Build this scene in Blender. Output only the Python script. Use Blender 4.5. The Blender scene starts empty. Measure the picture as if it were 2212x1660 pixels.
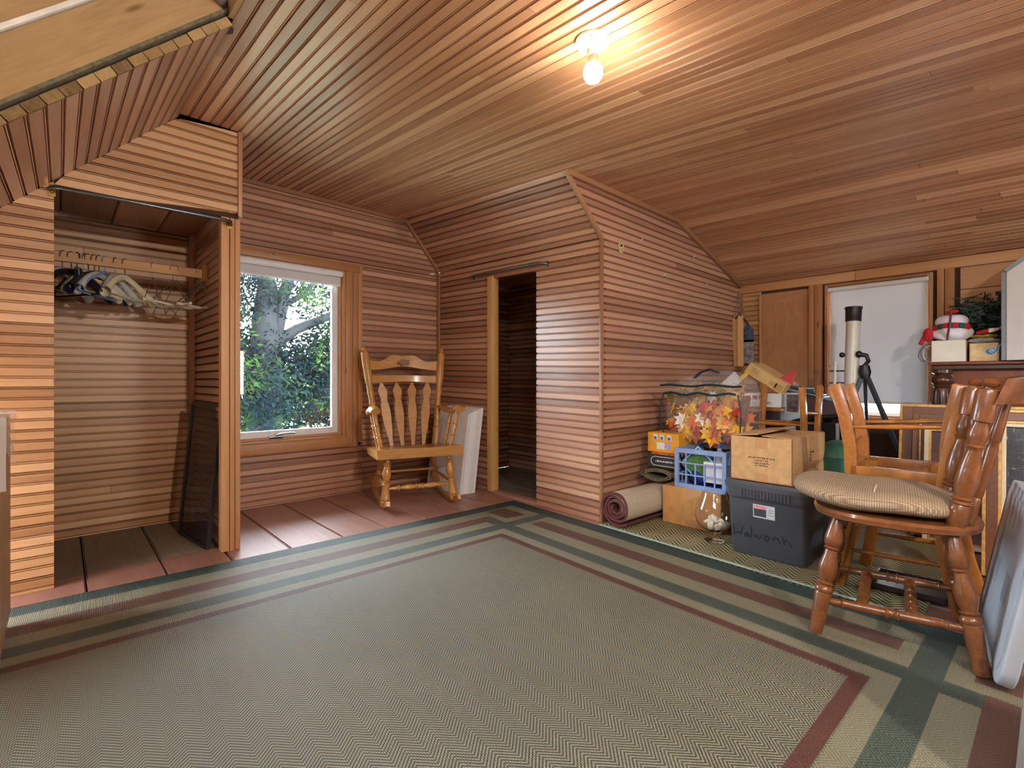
import bpy, bmesh, math, random
from mathutils import Vector as V, Matrix
R = random.Random(7)
S = bpy.context.scene
C = S.collection
# ------------------------------------------------------------------ camera
F, CX, CY, H = 1050.0, 1106.0, 822.0, 0.95          # pixels of the 2212x1660 frame, metres
AZ = math.atan(1129 / 1050)
cam = bpy.data.cameras.new('camera')
cam.sensor_width = 36.0
cam.lens = 36.0 * F / 2212
cam.shift_y = -(830 - CY) / 2212
cam.clip_start = 0.02
camo = bpy.data.objects.new('camera', cam)
C.objects.link(camo)
camo.location = (0, 0, H)
camo.rotation_euler = (math.pi / 2, 0, AZ - math.pi / 2)
S.camera = camo
# ------------------------------------------------------------------ world, sun, exposure
W = bpy.data.worlds.new('sky')
S.world = W
W.use_nodes = True
bg = W.node_tree.nodes['Background']
bg.inputs[0].default_value = (0.80, 0.91, 1.0, 1)
bg.inputs[1].default_value = 13.0
sun = bpy.data.lights.new('sun', 'SUN')
sun.energy = 6.0
sun.angle = math.radians(2)
sun.color = (1, 0.95, 0.85)
suno = bpy.data.objects.new('sun', sun)
C.objects.link(suno)
suno.rotation_euler = V((-0.22, 0.55, 0.85)).to_track_quat('Z', 'Y').to_euler()
for (cx, cy, cz, sx, sz, d) in ((1.27, 4.06, 1.2, 1.0, 1.35, (0, -1, 0)), (4.99, 0.88, 1.2, 0.75, 1.15, (-1, 0, 0)), (2.3, -2.63, 1.1, 1.3, 1.2, (0, 1, 0)), (-0.65, -0.3, 1.92, .65, 1.25, (0.6, 0.0, -0.8))):
    pl = bpy.data.lights.new('window_portal', 'AREA')     # sampling portals only: they give off no light of their own
    pl.shape = 'RECTANGLE'; pl.size = sx; pl.size_y = sz
    pl.cycles.is_portal = True
    po = bpy.data.objects.new('window_portal', pl)
    C.objects.link(po)
    po.location = (cx, cy, cz)
    po.rotation_euler = V(d).to_track_quat('-Z', 'Y').to_euler()
S.view_settings.view_transform = 'Standard'
S.view_settings.look = 'None'
S.view_settings.gamma = 1.0
S.view_settings.use_curve_mapping = False
S.view_settings.exposure = 1.5
BULB_POWER = (105.0, 1150.0)
# ------------------------------------------------------------------ pixel -> place
def ray(u, v):
    r = (u - CX) / F
    return V((r * math.sin(AZ) + math.cos(AZ), -r * math.cos(AZ) + math.sin(AZ), -(v - CY) / F))
def at(u, v, x=None, y=None, z=None):
    d = ray(u, v)
    k = x / d.x if x is not None else (y / d.y if y is not None else (z - H) / d.z)
    return V((0, 0, H)) + d * k
# ------------------------------------------------------------------ materials
def srgb(r, g, b):
    f = lambda c: (c / 255 / 12.92) if c / 255 <= 0.04045 else ((c / 255 + 0.055) / 1.055) ** 2.4
    return (f(r), f(g), f(b), 1)
class NT:
    def __init__(s, name):
        s.m = bpy.data.materials.new(name); s.m.use_nodes = True
        s.t = s.m.node_tree; s.b = s.t.nodes['Principled BSDF']; s.out = s.t.nodes['Material Output']
    def n(s, kind, **k):
        o = s.t.nodes.new(kind)
        for a, b in k.items():
            if a.startswith('i_'):
                key = a[2:]
                o.inputs[int(key) if key.isdigit() else key.replace('_', ' ')].default_value = b
            else: setattr(o, a, b)
        return o
    def l(s, a, b): s.t.links.new(a, b)
    def math(s, op, a, b=None, c=None):
        o = s.n('ShaderNodeMath', operation=op)
        for i, x in enumerate((a, b, c)):
            if x is None: continue
            if isinstance(x, (int, float)): o.inputs[i].default_value = x
            else: s.l(x, o.inputs[i])
        return o.outputs[0]
    def ramp(s, fac, stops, interp='LINEAR'):
        o = s.n('ShaderNodeValToRGB'); o.color_ramp.interpolation = interp
        e = o.color_ramp.elements
        while len(e) < len(stops): e.new(0.5)
        for el, (p, c) in zip(e, stops): el.position = p; el.color = c
        if fac is not None: s.l(fac, o.inputs[0])
        return o.outputs[0]
    def mix(s, fac, a, b, mode='MIX'):
        o = s.n('ShaderNodeMix', data_type='RGBA', blend_type=mode)
        for i, x in ((0, fac), (6, a), (7, b)):
            if isinstance(x, (int, float, tuple)): o.inputs[i].default_value = x
            else: s.l(x, o.inputs[i])
        return o.outputs[2]
    def noise(s, vec, scale, detail=3, rough=0.5, dist=0.0):
        o = s.n('ShaderNodeTexNoise', i_Scale=scale, i_Detail=detail, i_Roughness=rough, i_Distortion=dist)
        if vec is not None: s.l(vec, o.inputs['Vector'])
        return o.outputs[0]
    def coords(s, scale=(1, 1, 1), kind='Object', rnd=0.0):
        tc = s.n('ShaderNodeTexCoord'); mp = s.n('ShaderNodeMapping', i_Scale=scale)
        v = tc.outputs[kind]
        if rnd:
            oi = s.n('ShaderNodeObjectInfo')
            ad = s.n('ShaderNodeVectorMath', operation='ADD'); s.l(v, ad.inputs[0])
            cb = s.n('ShaderNodeCombineXYZ')
            for i in range(3): s.l(s.math('MULTIPLY', oi.outputs['Random'], rnd * (1 + 0.37 * i)), cb.inputs[i])
            s.l(cb.outputs[0], ad.inputs[1]); v = ad.outputs[0]
        s.l(v, mp.inputs[0])
        return mp.outputs[0]
    def bump(s, h, strength=0.3, dist=0.002):
        o = s.n('ShaderNodeBump', i_Strength=strength, i_Distance=dist)
        s.l(h, o.inputs['Height']); s.l(o.outputs[0], s.b.inputs['Normal'])
    def base(s, c): 
        if isinstance(c, tuple): s.b.inputs['Base Color'].default_value = c
        else: s.l(c, s.b.inputs['Base Color'])
    def set(s, **k):
        for a, b in k.items(): s.b.inputs[a.replace('_', ' ')].default_value = b
MATS = {}
def plain(name, col, rough=0.5, metal=0.0, var=0.06, scale=12, **k):
    """one colour with a little natural mottling"""
    if name in MATS: return MATS[name]
    t = NT(name); c = srgb(*col)
    if var:
        nz = t.noise(t.coords(), scale, 3)
        lo = tuple(x * (1 - 2 * var) for x in c[:3]) + (1,); hi = tuple(min(1, x * (1 + 2 * var)) for x in c[:3]) + (1,)
        t.base(t.ramp(nz, [(0.3, lo), (0.7, hi)]))
    else: t.base(c)
    t.set(Roughness=rough, Metallic=metal, **k)
    MATS[name] = t.m
    return t.m
def wood(name, cols, rough=0.4, grain=(1.2, 26, 26), rnd=7.0, tone=0.35, coat=0.0, bump=0.15, knots=False):
    """grain along local x, tone differing from piece to piece"""
    if name in MATS: return MATS[name]
    t = NT(name)
    cs = [srgb(*c) for c in cols]
    v = t.coords(grain, rnd=rnd)
    nz = t.noise(v, 1.6, 5, 0.6, 1.2)
    n2 = t.noise(t.coords((grain[0] * 2.5, grain[1] * 4, grain[2] * 4), rnd=rnd), 2.0, 3)
    f = t.math('ADD', t.math('MULTIPLY', nz, 0.55), t.math('ADD', t.math('MULTIPLY', n2, 0.25), 0.1))
    oi = t.n('ShaderNodeObjectInfo')
    f = t.math('ADD', t.math('MULTIPLY', f, 1 - tone), t.math('MULTIPLY', oi.outputs['Random'], tone))
    st = [(0.24 + 0.5 * i / (len(cs) - 1), c) for i, c in enumerate(cs)]
    col = t.ramp(f, st)
    if knots:
        vo = t.n('ShaderNodeTexVoronoi', i_Scale=1.0); t.l(t.coords((2.2, 9, 9), rnd=rnd), vo.inputs['Vector'])
        k = t.ramp(vo.outputs['Distance'], [(0.03, (1, 1, 1, 1)), (0.11, (0, 0, 0, 1))])
        col = t.mix(k, col, srgb(95, 58, 30))
    t.base(col); t.set(Roughness=rough)
    if coat: t.set(Coat_Weight=coat, Coat_Roughness=0.12)
    if bump: t.bump(n2, bump, 0.001)
    MATS[name] = t.m
    return t.m
BEAD = wood('beadboard_stained', [(140, 98, 76), (168, 122, 96), (186, 140, 112), (206, 162, 132)], 0.30, tone=0.42)
BEADT = wood('beadboard_tan', [(162, 118, 80), (190, 144, 100), (204, 160, 116), (220, 178, 134)], 0.40, tone=0.42)
BEADC = wood('beadboard_ceiling', [(152, 108, 76), (180, 132, 96), (196, 150, 112), (214, 172, 134)], 0.40, tone=0.4)
TRIM = wood('trim_wood', [(126, 86, 60), (160, 114, 80), (182, 136, 98)], 0.4)
CASING = wood('casing_wood', [(150, 100, 60), (186, 134, 88), (206, 158, 110)], 0.45, knots=True)
ROUGH = wood('rough_sawn_pine', [(150, 118, 76), (182, 150, 104), (204, 176, 132)], 0.8, grain=(2, 14, 14), bump=0.6, knots=True)
LATH = wood('old_end_grain', [(96, 74, 46), (150, 120, 76), (180, 150, 104)], 0.9, grain=(14, 14, 14), bump=0.8)
OLDP = plain('old_plaster_edge', (112, 104, 82), 0.95, var=0.15, scale=60)
BACK = plain('wall_backing', (70, 42, 28), 0.9)
PLY = wood('plywood', [(146, 100, 64), (176, 126, 84), (194, 146, 102)], 0.55, grain=(2.5, 7, 7), tone=0.1, knots=True)
# ------------------------------------------------------------------ mesh builder
class MB:
    def __init__(s): s.v = []; s.f = []; s.m = []
    def add(s, vs, fs, mi=0, M=None):
        o = len(s.v)
        s.v += [tuple(M @ V(p)) if M is not None else tuple(p) for p in vs]
        s.f += [tuple(i + o for i in f) for f in fs]
        s.m += [mi] * len(fs)
        return s
    def box(s, x0, x1, y0, y1, z0, z1, mi=0, M=None):
        return s.add([(x0, y0, z0), (x1, y0, z0), (x1, y1, z0), (x0, y1, z0), (x0, y0, z1), (x1, y0, z1), (x1, y1, z1), (x0, y1, z1)],
                     [(3, 2, 1, 0), (4, 5, 6, 7), (0, 1, 5, 4), (1, 2, 6, 5), (2, 3, 7, 6), (3, 0, 4, 7)], mi, M)
    def hexa(s, p, mi=0, M=None):                        # eight corners: lower four, upper four
        return s.add(p, [(3, 2, 1, 0), (4, 5, 6, 7), (0, 1, 5, 4), (1, 2, 6, 5), (2, 3, 7, 6), (3, 0, 4, 7)], mi, M)
    def bar(s, p0, p1, w, h, up=(0, 0, 1), mi=0):
        p0, p1 = V(p0), V(p1); d = (p1 - p0).normalized(); up = V(up)
        a = d.cross(up)
        if a.length < 1e-4: a = d.cross(V((1, 0, 0)))
        a.normalize(); b = a.cross(d).normalized()
        q = []
        for p in (p0, p1):
            q += [p - a * w / 2 - b * h / 2, p + a * w / 2 - b * h / 2, p + a * w / 2 + b * h / 2, p - a * w / 2 + b * h / 2]
        return s.add(q, [(3, 2, 1, 0), (4, 5, 6, 7), (0, 1, 5, 4), (1, 2, 6, 5), (2, 3, 7, 6), (3, 0, 4, 7)], mi)
    def tube(s, pts, r, n=8, mi=0, closed=False, squash=1.0, up=None):
        pts = [V(p) for p in pts]; m = len(pts)
        rs = r if isinstance(r, (list, tuple)) else [r] * m
        vs = []; a = None
        for i, p in enumerate(pts):
            if closed: d = pts[(i + 1) % m] - pts[i - 1]
            else: d = pts[min(i + 1, m - 1)] - pts[max(i - 1, 0)]
            d.normalize()
            if up is not None: a = d.cross(V(up))
            elif a is None: a = d.cross(V((0, 0, 1))) if abs(d.z) < 0.9 else d.cross(V((1, 0, 0)))
            else: a = a - d * a.dot(d)
            a.normalize(); b = d.cross(a)
            for k in range(n):
                t = 2 * math.pi * k / n
                vs.append(p + (a * math.cos(t) + b * math.sin(t) * squash) * rs[i])
        fs = []
        for i in range(m if closed else m - 1):
            j = (i + 1) % m
            for k in range(n): fs.append((i * n + k, i * n + (k + 1) % n, j * n + (k + 1) % n, j * n + k))
        if not closed: fs += [tuple(range(n))[::-1], tuple((m - 1) * n + k for k in range(n))]
        return s.add(vs, fs, mi)
    def turned(s, p0, p1, prof, n=12, mi=0):             # lathe-turned member from p0 to p1: prof = [(t, r), ...]
        p0, p1 = V(p0), V(p1)
        d = (p1 - p0).normalized(); a = d.cross(V((0, 0, 1))) if abs(d.z) < 0.95 else d.cross(V((1, 0, 0)))
        a.normalize(); b = d.cross(a); vs = []
        for t, r in prof:
            c = p0.lerp(p1, t)
            for k in range(n):
                w = 2 * math.pi * k / n
                vs.append(c + (a * math.cos(w) + b * math.sin(w)) * max(r, 0.0004))
        m = len(prof); fs = []
        for i in range(m - 1):
            for k in range(n): fs.append((i * n + k, i * n + (k + 1) % n, (i + 1) * n + (k + 1) % n, (i + 1) * n + k))
        fs += [tuple(range(n))[::-1], tuple((m - 1) * n + k for k in range(n))]
        return s.add(vs, fs, mi)
    def prism(s, poly, z0, z1, mi=0, M=None):
        n = len(poly)
        vs = [(x, y, z0) for x, y in poly] + [(x, y, z1) for x, y in poly]
        fs = [tuple(range(n))[::-1], tuple(range(n, 2 * n))] + [(i, (i + 1) % n, n + (i + 1) % n, n + i) for i in range(n)]
        return s.add(vs, fs, mi, M)
    def grid(s, fn, nu, nv, mi=0, cu=False, cv=False):
        vs = [fn(i / (nu if cu else nu - 1), j / (nv if cv else nv - 1)) for i in range(nu) for j in range(nv)]
        fs = []
        for i in range(nu if cu else nu - 1):
            for j in range(nv if cv else nv - 1):
                fs.append((i * nv + j, ((i + 1) % nu) * nv + j, ((i + 1) % nu) * nv + (j + 1) % nv, i * nv + (j + 1) % nv))
        return s.add(vs, fs, mi)
    def ball(s, c, rx, ry=None, rz=None, nu=14, nv=9, mi=0):
        ry = rx if ry is None else ry; rz = rx if rz is None else rz
        def fn(a, b):
            w = 2 * math.pi * a; e = math.pi * (b - 0.5) * 0.998
            return (c[0] + rx * math.cos(w) * math.cos(e), c[1] + ry * math.sin(w) * math.cos(e), c[2] + rz * math.sin(e))
        return s.grid(fn, nu, nv, mi, cu=True)
    def mesh(s, name, mats, smooth=None, bev=0.0, seg=2):
        me = bpy.data.meshes.new(name)
        me.from_pydata(s.v, [], s.f)
        for m in (mats if isinstance(mats, (list, tuple)) else [mats]): me.materials.append(m)
        if len(set(s.m)) > 1: me.polygons.foreach_set('material_index', s.m)
        bm = bmesh.new(); bm.from_mesh(me)
        bmesh.ops.remove_doubles(bm, verts=bm.verts, dist=1e-5)
        bmesh.ops.recalc_face_normals(bm, faces=bm.faces)
        if bev:
            es = [e for e in bm.edges if len(e.link_faces) == 2 and e.calc_face_angle(0) > 0.6]
            bmesh.ops.bevel(bm, geom=es, offset=bev, segments=seg, profile=0.5, affect='EDGES', clamp_overlap=True)
        bm.to_mesh(me); bm.free()
        if smooth is not None:
            me.shade_smooth(); me.set_sharp_from_angle(angle=math.radians(smooth))
        return me
    def build(s, name, mats, parent=None, loc=(0, 0, 0), rot=(0, 0, 0), smooth=None, bev=0.0, seg=2, label=None):
        o = bpy.data.objects.new(name, s.mesh(name, mats, smooth, bev, seg))
        C.objects.link(o); o.location = loc; o.rotation_euler = rot
        if parent: o.parent = parent
        if label: o['label'] = label
        return o
def tag(o, label, cat=None, group=None, kind=None):
    o['label'] = label
    if cat: o['category'] = cat
    if group: o['group'] = group
    if kind: o['kind'] = kind
    return o
def thing(name, label, cat, loc=(0, 0, 0), rz=0.0, group=None, rot=None):
    o = bpy.data.objects.new(name, None); C.objects.link(o)
    o.empty_display_size = 0.1
    o.location = loc; o.rotation_euler = rot if rot else (0, 0, rz)
    return tag(o, label, cat, group)
def copy_tree(o, parent=None):
    c = o.copy(); C.objects.link(c)
    if parent: c.parent = parent
    for ch in o.children: copy_tree(ch, c)
    return c
def struct(name, label, mb, mat, **k):
    return tag(mb.build(name, mat, **k), label, kind='structure')
# ------------------------------------------------------------------ beadboard
PROF = [(0, -.016), (.03, -.016), (.038, -.0015), (.055, 0), (.745, 0), (.76, -.0015), (.767, -.011), (.822, -.011), (.83, -.0015), (.865, .0006), (.90, -.0015), (.91, -.016), (1, -.016)]
PROFC = [(0, -.014), (.022, -.014), (.03, -.0015), (.045, 0), (.765, 0), (.78, -.0015), (.787, -.008), (.83, -.008), (.838, -.0015), (.885, .0006), (.932, -.0015), (.94, -.014), (1, -.014)]
FLAT = [(0, -.008), (.012, -.008), (.02, 0), (.98, 0), (.988, -.008), (1, -.008)]
def board(parent, s0, s1, e0, e1, n, mat, prof=PROF, name='board', thick=0.02):
    """one strip from the start edge s0-s1 to the end edge e0-e1 (0 = lower side, 1 = upper side), face towards n"""
    s0, s1, e0, e1 = map(V, (s0, s1, e0, e1))
    ex = (e0 - s0).normalized(); n = V(n); n = (n - ex * n.dot(ex)).normalized(); ey = n.cross(ex)
    fr = Matrix((ex, ey, n)).transposed()
    inv = fr.transposed(); m = len(prof)
    vs = []
    for a, b in ((s0, s1), (e0, e1)):
        for w, d in prof: vs.append(inv @ (a.lerp(b, w) - s0) + V((0, 0, d)))
        vs.append(inv @ (b - s0) + V((0, 0, -thick))); vs.append(inv @ (a - s0) + V((0, 0, -thick)))
    k = m + 2
    fs = [(i, (i + 1) % k, k + (i + 1) % k, k + i) for i in range(k)] + [tuple(range(k))[::-1], tuple(range(k, 2 * k))]
    me = bpy.data.meshes.new(name); me.from_pydata(vs, [], fs)
    bm = bmesh.new(); bm.from_mesh(me); bmesh.ops.recalc_face_normals(bm, faces=bm.faces); bm.to_mesh(me); bm.free()
    me.materials.append(mat)
    o = bpy.data.objects.new(name, me); C.objects.link(o)
    M = fr.to_4x4(); M.translation = s0
    o.matrix_world = M
    if parent: o.parent = parent
    return o
def interval(poly, v):
    xs = []
    for i in range(len(poly)):
        (a, b), (c, d) = poly[i], poly[(i + 1) % len(poly)]
        if (b - v) * (d - v) < 0: xs.append(a + (c - a) * (v - b) / (d - b))
    return (min(xs), max(xs)) if len(xs) > 1 else None
def field(parent, o, eu, ev, n, poly, period, mat, v0=0.0, prof=PROF, joints=0.0, fan=None):
    """rows of boards along eu filling the polygon given in (u, v)"""
    o, eu, ev = V(o), V(eu), V(ev)
    lo, hi = min(p[1] for p in poly), max(p[1] for p in poly)
    k = math.floor((lo - v0) / period)
    P = lambda u, v: o + eu * u + ev * v
    while v0 + k * period < hi - 1e-4:
        a, b = max(lo, v0 + k * period), min(hi, v0 + (k + 1) * period)
        k += 1
        if b - a < 0.006: continue
        ia, ib = interval(poly, a + 1e-5), interval(poly, b - 1e-5)
        if not ia or not ib: continue
        if max(ia[1] - ia[0], ib[1] - ib[0]) < 0.02: continue
        L = min(ia[1], ib[1]) - max(ia[0], ib[0])
        if joints and L > 1.2 and R.random() < joints:
            j = max(ia[0], ib[0]) + L * R.uniform(0.25, 0.75)
            board(parent, P(ia[0], a), P(ib[0], b), P(j - .001, a), P(j - .001, b), n, mat, prof)
            board(parent, P(j + .001, a), P(j + .001, b), P(ia[1], a), P(ib[1], b), n, mat, prof)
        else: board(parent, P(ia[0], a), P(ib[0], b), P(ia[1], a), P(ib[1], b), n, mat, prof)
def slab(polys, o, eu, ev, n, d0, d1):
    """backing behind boards: polygons in (u, v), from d0 to d1 along n"""
    mb = MB(); o, eu, ev, n = V(o), V(eu), V(ev), V(n)
    M = Matrix((eu, ev, n)).transposed().to_4x4(); M.translation = o
    for p in polys: mb.prism(p, min(d0, d1), max(d0, d1), 0, M)
    return mb
def strip(parent, name, p0, p1, w, h, mat, up=(0, 0, 1), **k):
    """a straight trim piece with its own local grain direction"""
    p0, p1 = V(p0), V(p1); ex = (p1 - p0).normalized(); up = V(up)
    ez = (up - ex * up.dot(ex)).normalized(); ey = ez.cross(ex)
    L = (p1 - p0).length
    o = MB().box(0, L, -w / 2, w / 2, -h / 2, h / 2).build(name, mat, None, smooth=30, **k)
    M = Matrix((ex, ey, ez)).transposed().to_4x4(); M.translation = p0
    o.matrix_world = M
    if parent: o.parent = parent
    return o
# ================================================================== the room
Y1, Y2, Y3, X2 = 3.05, 3.95, 1.965, 4.893
PA, PB = V((2.64, Y3, 0)), V((2.70, Y2, 0))            # foot of the door wall
PER = 0.0475
EX, EY, EZ = V((1, 0, 0)), V((0, 1, 0)), V((0, 0, 1))
YN = -2.6                                               # the room goes on behind the camera
zs = lambda x: 2.311 + 0.986 * (x - 0.435)              # left roof slope at the closet front
tlow = lambda x: 0.0925 if x < 2.3 else 0.0925 - 0.0625 * (x - 2.3) / 1.342
zc = lambda x, y: 2.247 + tlow(x) * (y - Y3)            # flat ceiling
# ---- floor
PAINT = wood('floor_paint_red_brown', [(116, 78, 66), (142, 98, 84), (156, 112, 96), (172, 130, 112)], 0.42, grain=(1.0, 6, 6), tone=0.2, bump=0.25)
BARE = wood('floor_bare_grey', [(96, 82, 66), (128, 112, 92), (150, 134, 112)], 0.75, grain=(1.2, 10, 10), tone=0.25, bump=0.5)
fl = struct('floor', 'old wide plank floor painted red brown, under the rugs', MB().box(-1.7, X2 + .1, YN, Y2 + .1, -.12, -.03), BACK)
xs = [-1.65, -1.36, -1.07, -.78, -.49, -.2, .09, .388, .67, .955, 1.254, 1.54, 1.83, 2.12, 2.41, 2.69, 2.98, 3.27, 3.56, 3.85, 4.14, 4.43, 4.72, X2]
def plank(x0, x1, y0, y1, m):
    board(fl, (x0 + .003, y1, 0), (x1 - .003, y1, 0), (x0 + .003, y0, 0), (x1 - .003, y0, 0), (0, 0, 1), m, FLAT, 'plank', 0.028) if False else \
    board(fl, (x1 - .003, y0, 0), (x0 + .003, y0, 0), (x1 - .003, y1, 0), (x0 + .003, y1, 0), (0, 0, 1), m, FLAT, 'plank', 0.028)
for a, b in zip(xs, xs[1:]):
    mid = (a + b) / 2
    if mid < .66: plank(a, b, YN, 3.15, PAINT); plank(a, b, 3.153, Y2, BARE)
    elif mid < 2.66: plank(a, b, YN, Y2, PAINT)
    else: plank(a, b, YN, Y3 + .04, PAINT); plank(a, b, Y3 + .043, Y2, BARE)
# ---- window wall
wb = struct('wall_back', 'reddish beadboard wall around the tree window', slab([[(.7, -.06), (1.77, -.06), (1.77, .48), (.7, .48)], [(.7, .48), (.79, .48), (.79, 1.865), (.7, 1.865)], [(1.755, -.06), (2.75, -.06), (2.75, 1.865), (1.755, 1.865)], [(.7, 1.865), (2.75, 1.865), (2.75, 2.6), (.7, 2.6)]], (0, Y2, 0), EX, EZ, -EY, -.1, -.019), BACK)
for p in ([(.75, 0), (1.9, 0), (1.9, .39), (.75, .39)], [(1.9, 0), (2.7, 0), (2.7, 1.93), (1.9, 1.93)], [(.75, 1.93), (2.7, 1.93), (2.7, 2.0), (2.33, 2.43), (.75, 2.435)]):
    field(wb, (0, Y2, 0), EX, EZ, -EY, p, PER, BEAD, v0=.39 - 8 * PER, joints=.12)
strip(wb, 'crown_strip', (.75, Y2 - .012, 2.418), (2.33, Y2 - .012, 2.415), .024, .032, TRIM)
strip(wb, 'corner_strip', (2.685, Y2 - .016, 0), (2.685, Y2 - .016, 2.0), .024, .03, TRIM, up=(0, 1, 0))
strip(wb, 'corner_strip', (2.685, Y2 - .016, 2.0), (2.32, Y2 - .016, 2.42), .024, .03, TRIM, up=(0, 1, 0))
strip(wb, 'nailer_strip', (.772, Y2 - .03, 1.62), (.772, Y2 - .03, 2.03), .03, .02, BEAD, up=(0, 1, 0), bev=.002)
# ---- closet with hangers: front wall, back wall, side walls, ceiling
wl = struct('wall_left', 'tan beadboard front wall of the open hanger closet', slab([[(-.78, -.02), (-.02, -.02), (-.02, 1.84), (-.78, 1.12)], [(-.06, 1.838), (.74, 1.862), (.74, 2.33), (.47, 2.33), (-.06, 1.82 + .02)]], (0, Y1, 0), EX, EZ, -EY, -.05, -.019), BACK)
field(wl, (0, Y1, 0), EX, EZ, -EY, [(-.75, 0), (-.02, 0), (-.02, zs(-.02)), (-.75, zs(-.75))], PER, BEADT, v0=.018)
field(wl, (0, Y1, 0), EX, EZ, -EY, [(-.02, 1.838), (.742, 1.862), (.742, 2.345), (.475, 2.34), (.435, 2.311), (-.02, zs(-.02))], PER, BEADT, v0=1.845)
for x0, x1, d in ((.650, .690, .0), (.693, .716, .004), (.719, .745, .0)):
    strip(wl, 'post_board', ((x0 + x1) / 2, Y1 + .03 - d, 0), ((x0 + x1) / 2, Y1 + .03 - d, 1.855), x1 - x0, .06, CASING, up=(0, 1, 0), bev=.002)
strip(wl, 'corner_strip', (.742, Y1 - .004, 1.2 * 0 + 1.87), (.742, Y1 - .004, 2.345), .022, .022, TRIM, up=(0, 1, 0), bev=.004)
wcb = struct('wall_closet', 'beadboard back wall inside the hanger closet', slab([[(-.75, -.06), (.7, -.06), (.7, 2.6), (-.75, 2.6)]], (0, Y2, 0), EX, EZ, -EY, -.1, -.019), BACK)
field(wcb, (0, Y2, 0), EX, EZ, -EY, [(-.68, 0), (.665, 0), (.665, 1.93), (-.68, 1.93)], PER, BEADT, v0=.01, joints=.15)
wcs = struct('wall_closet_side', 'dark beadboard partition between hanger closet and window', MB().box(.678, .735, Y1 + .06, Y2, 0, 2.4), BACK)
field(wcs, (.665, Y1 + .06, 0), EY, EZ, -EX, [(0, 0), (.89, 0), (.89, 1.93), (0, 1.93)], PER, BEAD, v0=.01)
field(wcs, (.748, Y1 + .06, 0), -EY, EZ, EX, [(-.89, 0), (0, 0), (0, 2.4), (-.89, 2.4)], PER, BEAD, v0=.01)
strip(wcs, 'corner_strip', (.655, Y2 - .05, 0), (.655, Y2 - .05, 1.93), .02, .09, BEAD, up=(0, 1, 0))
struct('wall_closet_end', 'hidden left end wall of the hanger closet', MB().box(-.72, -.68, Y1, Y2, 0, 2.0), BEADT)
cc = struct('ceiling_closet', 'low dark plank ceiling inside the hanger closet', MB().box(-.72, .68, Y1 + .02, Y2, 1.955, 1.99), BACK)
for i in range(6):
    x0 = -.7 + i * .235
    board(cc, (x0, Y1 + .03, 1.935), (x0 + .23, Y1 + .03, 1.935), (x0, Y2 - .01, 1.935), (x0 + .23, Y2 - .01, 1.935), (0, 0, -1), BEAD, FLAT, 'plank')
# ---- door wall (second closet) with its roof slope
eu = (PB - PA).normalized(); LD = (PB - PA).length; nd = V((-eu.y, eu.x, 0))
zk = lambda u: 1.9 + .1 * u / LD
DU0, DU1, DU2 = .622, 1.137, 1.212                     # right edge of the door opening, jamb, left side
wd = struct('wall_door', 'reddish beadboard wall with the narrow open closet doorway', slab([[(0.01, 0), (DU0, 0), (DU0, 1.9), (0.01, 1.9)], [(DU2, 0), (LD, 0), (LD, 1.9), (DU2, 1.9)], [(0.01, 1.83), (LD, 1.83), (LD, 1.97), (0.01, 1.88)]], PA, eu, EZ, nd, -.06, -.019), BACK)
PD = lambda u, z: PA + eu * u + EZ * z
NR = 40
for k in range(NR):
    f0, f1 = k / NR, (k + 1) / NR
    Q = lambda a, b: board(wd, PD(b, f0 * zk(b)), PD(b, f1 * zk(b)), PD(a, f0 * zk(a)), PD(a, f1 * zk(a)), nd, BEAD)
    if f1 * zk(.9) > 1.83: Q(0.004, LD)
    else: Q(0.004, DU0); Q(DU2, LD)
strip(wd, 'door_jamb', PD((DU1 + DU2) / 2, 0) + nd * -.02, PD((DU1 + DU2) / 2, 1.83) + nd * -.02, .07, .07, wood('raw_stud', [(160, 112, 58), (190, 142, 82), (208, 166, 104)], .7), up=tuple(nd), bev=.003)
strip(wd, 'door_jamb', PD(DU0 - .01, 0) + nd * -.045, PD(DU0 - .01, 1.8) + nd * -.045, .03, .05, TRIM, up=tuple(nd))
strip(wd, 'threshold', PD(DU0, .006) + nd * -.03, PD(DU2 + .05, .006) + nd * -.03, .09, .03, PAINT, bev=.006)
TA, TB = V((2.27, Y3, 2.25)), V((2.33, Y2, 2.43))
KA, KB = PD(0, 1.9), PD(LD, 2.0)
ws = struct('ceiling_door_slope', 'sloping beadboard above the closet doorway', MB().hexa([KA + V((.03, .03, .02)), KB + V((.03, 0, .02)), TB + V((.04, 0, .03)), TA + V((.04, .03, .03)), KA + V((.06, .03, .04)), KB + V((.06, 0, .04)), TB + V((.08, 0, .06)), TA + V((.08, .03, .06))]), BACK)
ns = V((-.69, 0, -.72))
for k in range(11):
    f0, f1 = k / 11, (k + 1) / 11
    board(ws, KB.lerp(TB, f0), KB.lerp(TB, f1), KA.lerp(TA, f0), KA.lerp(TA, f1), ns, BEAD)
strip(wd, 'corner_strip', PA + V((.0, -.001, 0)), KA + V((0, -.001, 0)), .024, .024, TRIM, up=(0, 1, 0), bev=.006)
strip(wd, 'corner_strip', KA + V((0, -.001, 0)), TA + V((0, -.001, 0)), .024, .03, TRIM, up=(0, 1, 0), bev=.006)
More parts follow.
